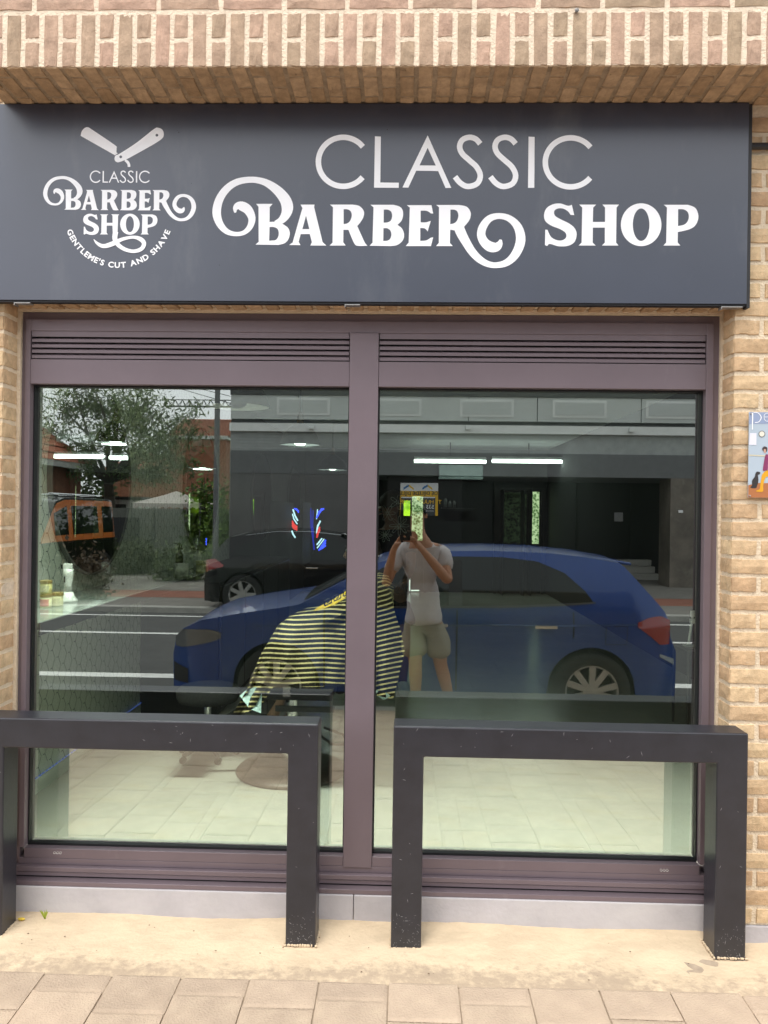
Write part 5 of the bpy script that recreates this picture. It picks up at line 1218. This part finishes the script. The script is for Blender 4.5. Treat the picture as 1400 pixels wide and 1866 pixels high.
# ---- black hatchback on the far side, rear to the left
T = [(-2.05, .25), (-2.10, .42), (-2.08, .60), (-2.0, .70), (-1.7, .80), (-1.2, .88), (-.95, .93), (-.5, 1.18), (-.15, 1.34), (.3, 1.41), (.9, 1.41), (1.4, 1.36), (1.72, 1.27), (1.90, 1.05), (2.02, .86), (2.08, .72), (2.12, .55), (2.08, .25)]
kx0, _ = at(381, 1050, 13.3)
Car.spokes = 7; Car.pair = False
kc = Car('parked_car', 'black hatchback parked across the road, red tail light towards the left pane edge', 'car', (kx0 + 2.12, 2.93 - 12.75 - .9 , RZ), T, .9, .90, 1.41, .64, (-1.25, 1.42), .335, blackp, direction=-1, group=None)
kc.side('side_window', M['carglass'], [(-.70, .93), (0, .93), (1.0, .95), (1.62, 1.0)], [(-.70, .98), (-.3, 1.2), (.1, 1.31), (.7, 1.34), (1.2, 1.27), (1.5, 1.14), (1.62, 1.02)], .004)
kc.side('tail_light', redl, [(1.74, .80), (1.9, .76), (2.08, .70)], [(1.74, .83), (1.9, .93), (2.08, .90)], .008, nx=8); kc.top('windscreen', M['carglass'], -.93, -.2, .88); kc.top('rear_window', M['carglass'], 1.70, 1.98, .8)
kc.side('headlight', headl, [(-2.06, .58), (-1.7, .64)], [(-2.06, .66), (-1.7, .75)], .006, nx=8)
kc.side('roof_edge', mat('grey_edge', (.2, .22, .23), .3, coat=1), [(-.2, 1.345), (.3, 1.395), (.9, 1.39), (1.4, 1.32)], [(-.2, 1.36), (.3, 1.408), (.9, 1.40), (1.4, 1.33)], .004)  # pale strip paints a rim highlight along the roof
for sd_ in (1, -1): h = B().box(-.10, .10, -.01, .01, -.012, .012).ob('door_handle', M['chrome'], kc.t, bevel=.004); h.location = (-.25, sd_ * (kc.W(.3, .80) + .02), .80)
Car.spokes = 5; Car.pair = True
# ---- orange and black van
T = [(-2.2, .25), (-2.26, .5), (-2.2, .85), (-1.9, 1.02), (-1.55, 1.12), (-1.0, 1.62), (-.8, 1.78), (-.4, 1.86), (1.9, 1.86), (2.12, 1.83), (2.2, 1.6), (2.26, .9), (2.28, .5), (2.24, .25)]
orange = mat('orange_paint', (.62, .16, .02), .35, coat=.6, var=.05); vx, _ = at(177, 960, 17.2)
vn = Car('van', 'orange and black van parked at the far left, dark windows and roof bars', 'van', (-6.72 - .92, 2.93 - 15.55, RZ + .09), T, .92, 1.05, 1.86, .82, (-1.45, 1.55), .33, blackp, taper=.12)
vn.t.rotation_euler = (0, 0, -math.pi / 2)
vn.side('orange_upper', orange, [(-1.9, .98), (-1.0, 1.0), (2.24, 1.0)], [(-1.9, 1.0), (-1.5, 1.10), (-1.0, 1.58), (-.8, 1.74), (-.4, 1.82), (2.1, 1.82), (2.2, 1.60), (2.24, 1.05)], .003)
for a_, b_ in ((-.95, -.35), (-.15, 1.15), (1.40, 2.05)): vn.side('side_window', M['carglass'], [(a_, 1.12), (b_, 1.12)], [(a_, 1.55 if a_ < -.5 else 1.70), (b_, 1.70)], .008, nx=8)
for y in (-.6, .6): B().bar((-.6, y, 1.94), (2.0, y, 1.94), .02, 6).ob('roof_bar', M['chrome'], vn.t)
for x in (-.4, .6, 1.7): B().bar((x, -.7, 1.92), (x, .7, 1.92), .02, 6).ob('cross_bar', M['chrome'], vn.t)
# ---- modern building opposite
bf = 2.93 - 18.0; bx0, _ = at(418, 900, 18); gz_ = RZ + .09
def zz(v, D=18, u=940): return at(u, v, D)[1]
bd = thing('office_building', 'grey flat roofed building opposite with recessed dark ground floor', 'building', (bx0, bf, gz_))
pan = mat('grey_panel', (.50, .53, .51), .7, var=.06, scale=.7); pan2 = mat('grey_panel_light', (.72, .74, .72), .7, var=.05); pan3 = mat('dark_panel', (.055, .058, .06), .7, var=.1); rib_m = mat('ribbed_beam', (.34, .36, .355), .7); wallm = mat('grey_render', (.12, .12, .12), .8, var=.15, scale=1)
Wd = 16.0
def bbx(nm, mt, x0, x1, y0, y1, z0, z1, **k): return box(nm, mt, bd, x0, x1, -y1, -y0, z0 - gz_, z1 - gz_, **k)
zA, zB, zC, zD, zE, zF, zG = zz(868), zz(826), zz(791), zz(776), zz(768), zz(724), zz(711)
bbx('beam', mat('beam_grey', (.13, .135, .14), .8, var=.1), 0, Wd, .01, 6, zA, zB - .002); bbx('beam', rib_m, 0, Wd, .06, 6, zB, zC - .002)
for k in range(6): bbx('rib', rib_m, .0, 4.2, .045, .06, zB + .04 + k * .07, zB + .07 + k * .07)
bbx('cornice', pan2, 0, Wd, -.08, 6, zC, zD); bbx('shadow_gap', pan3, 0, Wd, .10, 6, zD + .001, zE - .001)
x = 0
while x < Wd:
    wd = rnd.choice((1.6, 2.0, 2.4)); bbx('panel', pan, x + .01, min(x + wd, Wd) - .01, 0, .2, zE, zF, bevel=.004); x += wd
for k in range(7):
    x = 1.1 + k * 2.15; bbx('panel_frame', pan2, x, x + 1.25, -.02, -.001, zE + .10, zF - .06); bbx('panel_inset', pan, x + .06, x + 1.19, -.03, -.0201, zE + .15, zF - .11)
bbx('parapet_core', pan3, 0, Wd, .201, 6, zE, zF); bbx('sill_band', pan3, 0, Wd, -.03, 6, zF + .001, zG)
for k in range(6):
    x = .8 + k * 2.6; fw = bbx('window', pan2, x, x + 2.0, .25, .35, zG + .002, zG + 1.5); box('pane', M['carglass'], fw, x + .06, x + 1.94, -.249, -.245, zG - gz_ + .06, zG - gz_ + 1.44)
bbx('upper_wall', pan, 0, Wd, .36, 6, zG + .002, zG + 4.0); bbx('roof', pan3, -.1, Wd + .1, 0, 6.1, zG + 4.0, zG + 4.2)
for (u, v) in ((568, 777), (853, 778), (1150, 782)): xx, z = at(u, v, 17.9); B().box(xx - bx0 - .06, xx - bx0 + .06, .085, .20, z - gz_ - .07, z - gz_ + .03).ob('wall_lamp', pan2, bd)
# ground floor: left wall, dark glazed recess, pillar, steps
xL, _ = at(470, 940, 18); bbx('side_wall', wallm, 0, 2.9, .02, .3, gz_, zA - .001)
xp0, _ = at(1222, 950, 18); bbx('stone_pillar', mat('brown_marble', (.13, .11, .09), .5, var=.5, scale=2.2, dirt=((.22, .2, .17), 4, .55, .7, (1, 1, 1))), xp0 - bx0, xp0 - bx0 + 1.4, .015, .8, gz_, zA - .001)
bbx('recess_back', mat('dark_glazing', (.008, .008, .009), .35, spec=.2), 2.9, Wd, 3.0, 3.2, gz_, zA); bbx('recess_wall', pan3, Wd - .2, Wd, 0, 3.0, gz_, zA - .001)
for u in (690, 790, 900, 1052, 1150): xx, _ = at(u, 950, 21); bbx('window_mullion', M['void'], xx - bx0 - .03, xx - bx0 + .03, 2.93, 2.999, gz_, zA - .001)
for k in range(3): a_, _ = at(1108 - k * 2, 1030, 20.2); b_, _ = at(1196, 1030, 20.2); bbx('step', M['kerb'], a_ - bx0, b_ - bx0, 2.0 + k * .3, 2.299 + k * .3, gz_, gz_ + .16 * (k + 1))
gxa, _ = at(706, 900, 18.3); gxb, _ = at(842, 900, 18.3); gp = bbx('glazed_screen', bpy.data.materials['dark_glazing'], gxa - bx0, gxb - bx0, .30, .36, gz_, zA - .001)
npl = at(1241, 932, 17.98); B().box(npl[0] - bx0 - .05, npl[0] - bx0 + .05, .0, .02, npl[1] - gz_ - .03, npl[1] - gz_ + .03).ob('number_plate', M['vinyl'], bd)
ntc = at(1127, 942, 20.9); nto = box('paper_notice', mat('paper', (.5, .5, .52), .8), None, ntc[0] - .1, ntc[0] + .13, 2.93 - 20.93, 2.93 - 20.92, ntc[1] - .12, ntc[1] + .12); tag(nto, 'small white paper notice taped to the dark glazing opposite', 'notice')
# posters in the window opposite, real ones read from the shop side
yel = mat('poster_yellow', (.72, .42, .01), .5, var=.02); wht = mat('poster_white', (.70, .72, .74), .5, var=.02); blk = mat('poster_dark', (.03, .035, .04), .5); blu = mat('poster_blue', (.02, .16, .42), .5)
for k, (u0, u1) in enumerate(((730, 764), (764.5, 798))):
    D = 18.25; x0, z1_ = at(u0, 880, D); x1, z0_ = at(u1, 940, D); w_ = x1 - x0; h = z1_ - z0_
    t = thing('to_let_poster', ['yellow and white TE HUUR poster with blue roof logo, the one nearer the middle frame', 'yellow and white TE HUUR poster with blue roof logo, the one farther right'][k], 'poster', (x1, 2.93 - D, z0_), 'two to let posters side by side', rz=math.pi)
    box('sheet', yel, t, 0, w_, 0, .004, 0, h); 
    def pf(nm, mt, a_, b_, c_, d_, k_=1): box(nm, mt, t, a_ * w_, b_ * w_, -.001 - .001 * k_, -.0005 - .001 * (k_ - 1), c_ * h, d_ * h)
    pf('white_header', wht, 0, 1, .76, 1); pf('dark_field', blk, .14 if k else .14, .96, .0, .58); pf('white_line', wht, .16, .94, .54, .575, 2); pf('white_line', wht, .2, .7, .14, .15, 2)
    rl = B(); 
    # mirrored to the eye: the blue slope stands on the left in the glass, on the right from the shop
    def strip(pts, mt, y=-.004): B().add([(a_ * w_, y, b_ * h) for a_, b_ in pts], [tuple(range(len(pts)))]).ob('roof_logo', mt, t)
    strip([(.80, .93), (.78, .98), (.44 + .10, .965) if False else (.56, .955), (.56, .90)][:0] or [(.56, .96), (.84, .86), (.84, .79), (.56, .89)], blu); strip([(.56, .96), (.30, .84), (.30, .78), (.56, .89)], yel)
    for (txt, x_, z_, s_, mt) in (('DE DIJLE', .52, .635, .115, blk), ('TE HUUR', .42, .37, .125, yel), ('533', .42, .22, .12, wht)):
        me_, wd_ = text_mesh(txt, s_ * h * 1.35, mt, .002); o = bpy.data.objects.new('lettering', me_); link(o, t); o.location = (x_ * w_, -.006, z_ * h); o.rotation_euler = (math.pi / 2, 0, 0)
# ---- lamp post
lp = thing('lamp_post', 'tall dark grey lamp post on the far pavement left of the office building', 'lamp post', mir(392, 1062, 15.0)); lp.location.z = RZ + .085
pg = mat('post_grey', (.12, .125, .13), .5); B().bar((0, 0, 0), (0, 0, 7.5), .062, 12, r2=.045).ob('post', pg, lp); B().bar((0, 0, 7.4), (0, 1.2, 7.7), .03, 8).ob('arm', pg, lp); B().box(-.1, .1, 1.1, 1.7, 7.66, 7.76).ob('lantern', pg, lp, bevel=.02)
# ---- houses
roofm = mat('red_roof_tile', (.33, .10, .05), .85, var=.3, scale=3); brk = mat('red_house_brick', (.23, .085, .05), .9, var=.25, scale=5); brk2 = mat('orange_house_brick', (.27, .105, .06), .9, var=.2, scale=4); wh = mat('white_board', (.6, .6, .58), .7)
def house(label, u_r, D, eave_v, wall_m, width, depth, rh, over=.35, hip=True):
    x1, ze = at(u_r, eave_v, D); y1 = 2.93 - D; t = thing('house', label, 'house', (x1 - width / 2, y1 - depth / 2, gz_)); hgt = ze - gz_; w_, d_ = width / 2, depth / 2
    box('wall', wall_m, t, -w_, w_, -d_, d_, 0, hgt)
    if wall_m is brk:
        c = B()
        for k in range(int(hgt / .075)): c.box(-w_, w_, d_ + .0, d_ + .012, k * .075 + .012, k * .075 + .072)
        c.ob('brick_courses', wall_m, t, kind='stuff')
    box('fascia', wh, t, -w_ - over, w_ + over, d_ + over - .03, d_ + over, hgt - .02, hgt + .16); box('fascia', wh, t, w_ + over - .03, w_ + over, -d_ - over, d_ + over - .031, hgt - .02, hgt + .16)
    a_, b_ = w_ + over, d_ + over; z0_ = hgt + .10; r0 = max(.1, a_ - b_) if hip else a_
    rf = B().add([(-a_, b_, z0_), (a_, b_, z0_), (a_, -b_, z0_), (-a_, -b_, z0_), (-r0, 0, z0_ + rh), (r0, 0, z0_ + rh)], [(0, 1, 5, 4), (1, 2, 5), (2, 3, 4, 5), (3, 0, 4), (0, 3, 2, 1)]).ob('roof', roofm, t)
    b = B(); n = 14
    for k in range(n):
        q0, q1 = k / n, (k + 1) / n + .02; xa = a_ + (r0 - a_) * q0; xb = a_ + (r0 - a_) * q1; ya = b_ * (1 - q0); yb = b_ * (1 - q1)
        b.add([(-xa, ya + .02, z0_ + rh * q0 + .05), (xa, ya + .02, z0_ + rh * q0 + .05), (xb, yb, z0_ + rh * q1 + .015), (-xb, yb, z0_ + rh * q1 + .015)], [(0, 1, 2, 3)])
        b.add([(xa + .02, ya, z0_ + rh * q0 + .05), (xa + .02, -ya, z0_ + rh * q0 + .05), (xb, -yb, z0_ + rh * q1 + .015), (xb, yb, z0_ + rh * q1 + .015)], [(0, 1, 2, 3)])
    b.ob('tile_rows', roofm, t, kind='stuff'); return t
house('low red brick house with red hipped roof and white fascia behind the van', -78, 17, 827, brk, 8, 6.6, 3.4)
h2 = house('orange brick house with tiled roof behind the tree, left of the lamp post', 412, 38, 800, brk2, 2.9, 6, 1.2, over=.1, hip=False)
house('low red roofed house far behind the fence between the trees', 305, 46, 866, brk2, 4, 6, 1.6)
gar = thing('garden_shed', 'low white garden building beside the brick house', 'shed', mir(186, 925, 25)); gar.location.z = gz_; box('wall', wh, gar, -1.6, 1.2, -2, 0, 0, 1.95); box('roof', trimb, gar, -1.75, 1.35, -2.1, .15, 1.951, 2.05); box('door', trimb, gar, .0, .8, .001, .03, 0, 1.8)
# ---- fences
fn = thing('concrete_fence', 'grey concrete panel fence behind the gravel verge', 'fence', mir(275, 1005, 23.5)); fn.location.z = gz_; fc = mat('fence_concrete', (.24, .25, .225), .9, var=.2, scale=1.5)
for k in range(-2, 4):
    box('fence_post', fc, fn, k * 1.9 - .06, k * 1.9 + .06, -.06, .06, 0, 1.75)
    for j in range(4): box('fence_panel', fc, fn, k * 1.9 + .061, k * 1.9 + 1.839, -.025, .025, j * .42 + .003, j * .42 + .417)
fg = thing('dark_fence', 'dark board fence beside the orange van', 'fence', mir(195, 1000, 20.5)); fg.location.z = gz_
for k in range(-14, 6): box('board', mat('dark_board', (.03, .032, .035), .8) if 'dark_board' not in bpy.data.materials else bpy.data.materials['dark_board'], fg, k * .15, k * .15 + .143, -.015, .015, 0, 1.42)
# ---- party tent
tp = mir(322, 905, 21.5); tt = thing('party_tent', 'small beige garden tent with scalloped edge behind the fence', 'tent', (tp.x, tp.y, gz_)); tz = at(322, 918, 21.5)[1] - gz_; cv = mat('tent_canvas', (.50, .46, .42), .9, var=.05)
hwd = .93; hgt_ = at(322, 898, 21.5)[1] - gz_ - tz + .05
B().add([(-hwd, hwd, tz), (hwd, hwd, tz), (hwd, -hwd, tz), (-hwd, -hwd, tz), (-.3, .3, tz + hgt_ * .62), (.3, .3, tz + hgt_ * .62), (.3, -.3, tz + hgt_ * .62), (-.3, -.3, tz + hgt_ * .62), (0, 0, tz + hgt_)], [(0, 1, 5, 4), (1, 2, 6, 5), (2, 3, 7, 6), (3, 0, 4, 7), (4, 5, 8), (5, 6, 8), (6, 7, 8), (7, 4, 8)]).ob('canopy', cv, tt)
vb = B()
for k in range(9):
    x0 = -hwd + 2 * hwd * k / 9; x1 = x0 + 2 * hwd / 9; vb.add([(x0, hwd + .005, tz), (x1, hwd + .005, tz), (x1, hwd + .005, tz - .09), ((x0 + x1) / 2, hwd + .005, tz - .15), (x0, hwd + .005, tz - .09)], [(0, 1, 2, 3, 4)])
    vb.add([(hwd + .005, -x0, tz), (hwd + .005, -x1, tz), (hwd + .005, -x1, tz - .09), (hwd + .005, -(x0 + x1) / 2, tz - .15), (hwd + .005, -x0, tz - .09)], [(0, 1, 2, 3, 4)])
vb.ob('valance', cv, tt)
for a_ in (-1, 1):
    for b_ in (-1, 1): B().bar((a_ * hwd, b_ * hwd, 0), (a_ * hwd, b_ * hwd, tz), .02, 6).ob('leg', pg, tt)
# ---- crane and wires
cr_ = thing('tower_crane', 'distant tower crane, its lattice jib showing in the sky of the left pane', 'crane', mir(480, 1000, 150)); cr_.location.z = -.3
jz = at(380, 741, 150)[1] + .3; jx0 = at(300, 741, 150)[0] - cr_.location.x; jb = B(); n = 24; L_ = 14.0; cm = mat('crane_steel', (.12, .12, .12), .6)
for (dy, dz) in ((-.6, 0), (.6, 0), (0, 1.3)): jb.bar((jx0, dy, jz + dz), (L_, dy, jz + dz), .10, 4)
for k in range(n):
    xa = jx0 + (L_ - jx0) * k / n; xb = jx0 + (L_ - jx0) * (k + .5) / n; xc = jx0 + (L_ - jx0) * (k + 1) / n
    for dy in (-.6, .6): jb.bar((xa, dy, jz), (xb, 0, jz + 1.3), .07, 3); jb.bar((xb, 0, jz + 1.3), (xc, dy, jz), .07, 3)
jb.ob('jib', cm, cr_); mb = B()
for dx in (-.8, .8):
    for dy in (-.8, .8): mb.bar((dx, dy, 0), (dx, dy, jz + 3), .12, 4)
for k in range(16): z = jz * k / 16; mb.bar((-.8, .8, z), (.8, .8, z + jz / 16), .07, 3); mb.bar((.8, -.8, z), (-.8, -.8, z + jz / 16), .07, 3)
mb.ob('mast', cm, cr_)
for k, (u0, v0, u1, v1) in enumerate(((300, 700, 420, 735), (330, 700, 420, 722))):
    p, q = mir(u0, v0, 30), mir(u1, v1, 26); tag(B().bar(p, q, .012, 4).ob('overhead_wire', M['black']), ['lower of two overhead wires crossing the sky left of the building', 'upper of two overhead wires crossing the sky left of the building'][k], 'wire')
# ---- trees and shrubs
def leaf_mat(n, c1, c2):
    mt, N, L, P = nodes_of(n); P.inputs['Roughness'].default_value = .6; P.inputs['Specular IOR Level'].default_value = .3; ge = N.new('ShaderNodeNewGeometry'); cr = N.new('ShaderNodeValToRGB')
    cr.color_ramp.elements[0].color = (*c1, 1); cr.color_ramp.elements[1].color = (*c2, 1); L.new(ge.outputs['Random Per Island'], cr.inputs[0]); L.new(cr.outputs[0], P.inputs['Base Color']); return mt
bark = mat('bark', (.07, .055, .04), .95, var=.3, scale=8, bump=1, bscale=30)
def leaves(name, pts, n, ls, lw_, mt, parent, spread, droop=.3, seed=1):
    r = np.random.RandomState(seed); pts = np.array(pts); idx = r.randint(0, len(pts), n); c = pts[idx] + r.normal(0, 1, (n, 3)) * spread
    d = r.normal(0, 1, (n, 3)); d[:, 2] -= droop; d /= np.linalg.norm(d, axis=1)[:, None]; q = np.cross(d, r.normal(0, 1, (n, 3))); q /= np.linalg.norm(q, axis=1)[:, None]
    s_ = r.uniform(.6, 1.3, n)[:, None]; a_ = c; b_ = c + d * ls * .5 * s_ + q * lw_ * s_; e = c + d * ls * s_; g_ = c + d * ls * .5 * s_ - q * lw_ * s_
    v = np.stack([a_, b_, e, g_], 1).reshape(-1, 3); me = bpy.data.meshes.new(name); me.from_pydata(v.tolist(), [], np.arange(4 * n).reshape(-1, 4).tolist()); me.materials.append(mt)
    return link(bpy.data.objects.new(name, me), parent)
tb_ = mir(205, 1010, 24); tree = thing('garden_tree', 'large loose green tree with feathery outer branches behind the brick house', 'tree', (tb_.x, tb_.y, gz_)); tg = B(); tips = []
def P3(u, v, D): return mir(u, v, D) - Vector((tb_.x, tb_.y, gz_))
tg.bar((0, 0, 0), P3(200, 905, 24), .20, 10, r2=.16); fork = P3(198, 880, 24); tg.bar(P3(200, 905, 24), fork, .16, 10, r2=.13)
r = random.Random(5)
ends = [(90, 780, 23), (110, 740, 24), (140, 722, 24), (175, 712, 24), (80, 812, 22.5), (215, 730, 25), (240, 760, 23), (270, 735, 24), (300, 750, 25), (330, 762, 24), (345, 790, 25), (290, 800, 23), (250, 820, 22.5), (320, 830, 24), (190, 800, 22.5), (160, 820, 23), (140, 850, 23), (220, 850, 24), (280, 860, 24), (110, 835, 23.5), (345, 850, 25), (255, 715, 24), (200, 760, 25)]
for (u, v, D) in ends:
    e = P3(u, v, D); mid = fork.lerp(e, .5) + Vector((r.uniform(-.2, .2), r.uniform(-.2, .2), r.uniform(.1, .4))); tg.bar(fork, mid, .07, 6, r2=.04); tg.bar(mid, e, .04, 5, r2=.012)
    for k in range(12):
        q = mid.lerp(e, r.uniform(.1, 1.0)); d_ = (e - mid).normalized() * r.uniform(.3, .8) + Vector((r.uniform(-.6, .6), r.uniform(-.6, .6), r.uniform(-.35, .35))); q2 = q + d_; tg.bar(q, q2, .010, 3, r2=.005)
        for m_ in range(6): tips.append(tuple(q.lerp(q2, r.uniform(.2, 1.05))))
tg.ob('trunk', bark, tree, smooth=True); leaves('crown', tips, 10000, .20, .024, leaf_mat('tree_leaf', (.055, .10, .03), (.19, .25, .09)), tree, .13, .5, 3)
def shrub(name, label, u, vt, vb, D, wpx, n, ls, c1, c2, seed, cat='shrub'):
    p0 = mir(u, vb, D); zt = at(u, vt, D)[1]; w_ = wpx / 2 * D / 1400; t = thing(name, label, cat, (p0.x, p0.y, gz_)); h = zt - gz_; r = random.Random(seed); sb = B(); pts = []
    for k in range(26): a_ = r.uniform(0, 6.3); q = r.uniform(.3, 1) * w_; e = Vector((q * math.cos(a_), q * math.sin(a_), h * r.uniform(.25, 1.0))); sb.bar((0, 0, 0), e, .02, 4, r2=.006); pts += [tuple(Vector((e.x * .3, e.y * .3, 0)).lerp(e, r.uniform(.2, 1))) for _ in range(9)]
    sb.ob('stems', bark, t); leaves('foliage', pts, n, ls, ls * .3, leaf_mat('leaf_' + str(seed), c1, c2), t, .16, 0, seed)
shrub('green_shrub', 'tall yellow green shrub between the tent and the lamp post', 372, 868, 1010, 21, 70, 3200, .14, (.06, .12, .02), (.16, .25, .05), 11)
shrub('green_shrub', 'fresh green climber against the orange house wall beside the office building', 404, 885, 1010, 20, 42, 2600, .13, (.08, .16, .02), (.2, .32, .05), 12)
shrub('green_shrub', 'low dark bush beside the grey fence and the dark boards', 240, 985, 1020, 19.5, 90, 2200, .12, (.03, .05, .015), (.09, .12, .04), 13)
shrub('green_shrub', 'low straggly bush at the foot of the tent', 330, 990, 1035, 18, 90, 2200, .11, (.04, .07, .02), (.12, .16, .05), 14)
shrub('green_shrub', 'dry brownish bush beside the orange van', 158, 1010, 1068, 13.9, 50, 1500, .10, (.06, .045, .03), (.14, .10, .06), 15)
shrub('hedge', 'dark hedge behind the brick house in the far left gap', 120, 850, 1000, 30, 170, 3000, .25, (.03, .05, .015), (.08, .11, .035), 16, 'hedge')
# ---- the shop's own upper storeys and street side (keeps the light of a street)
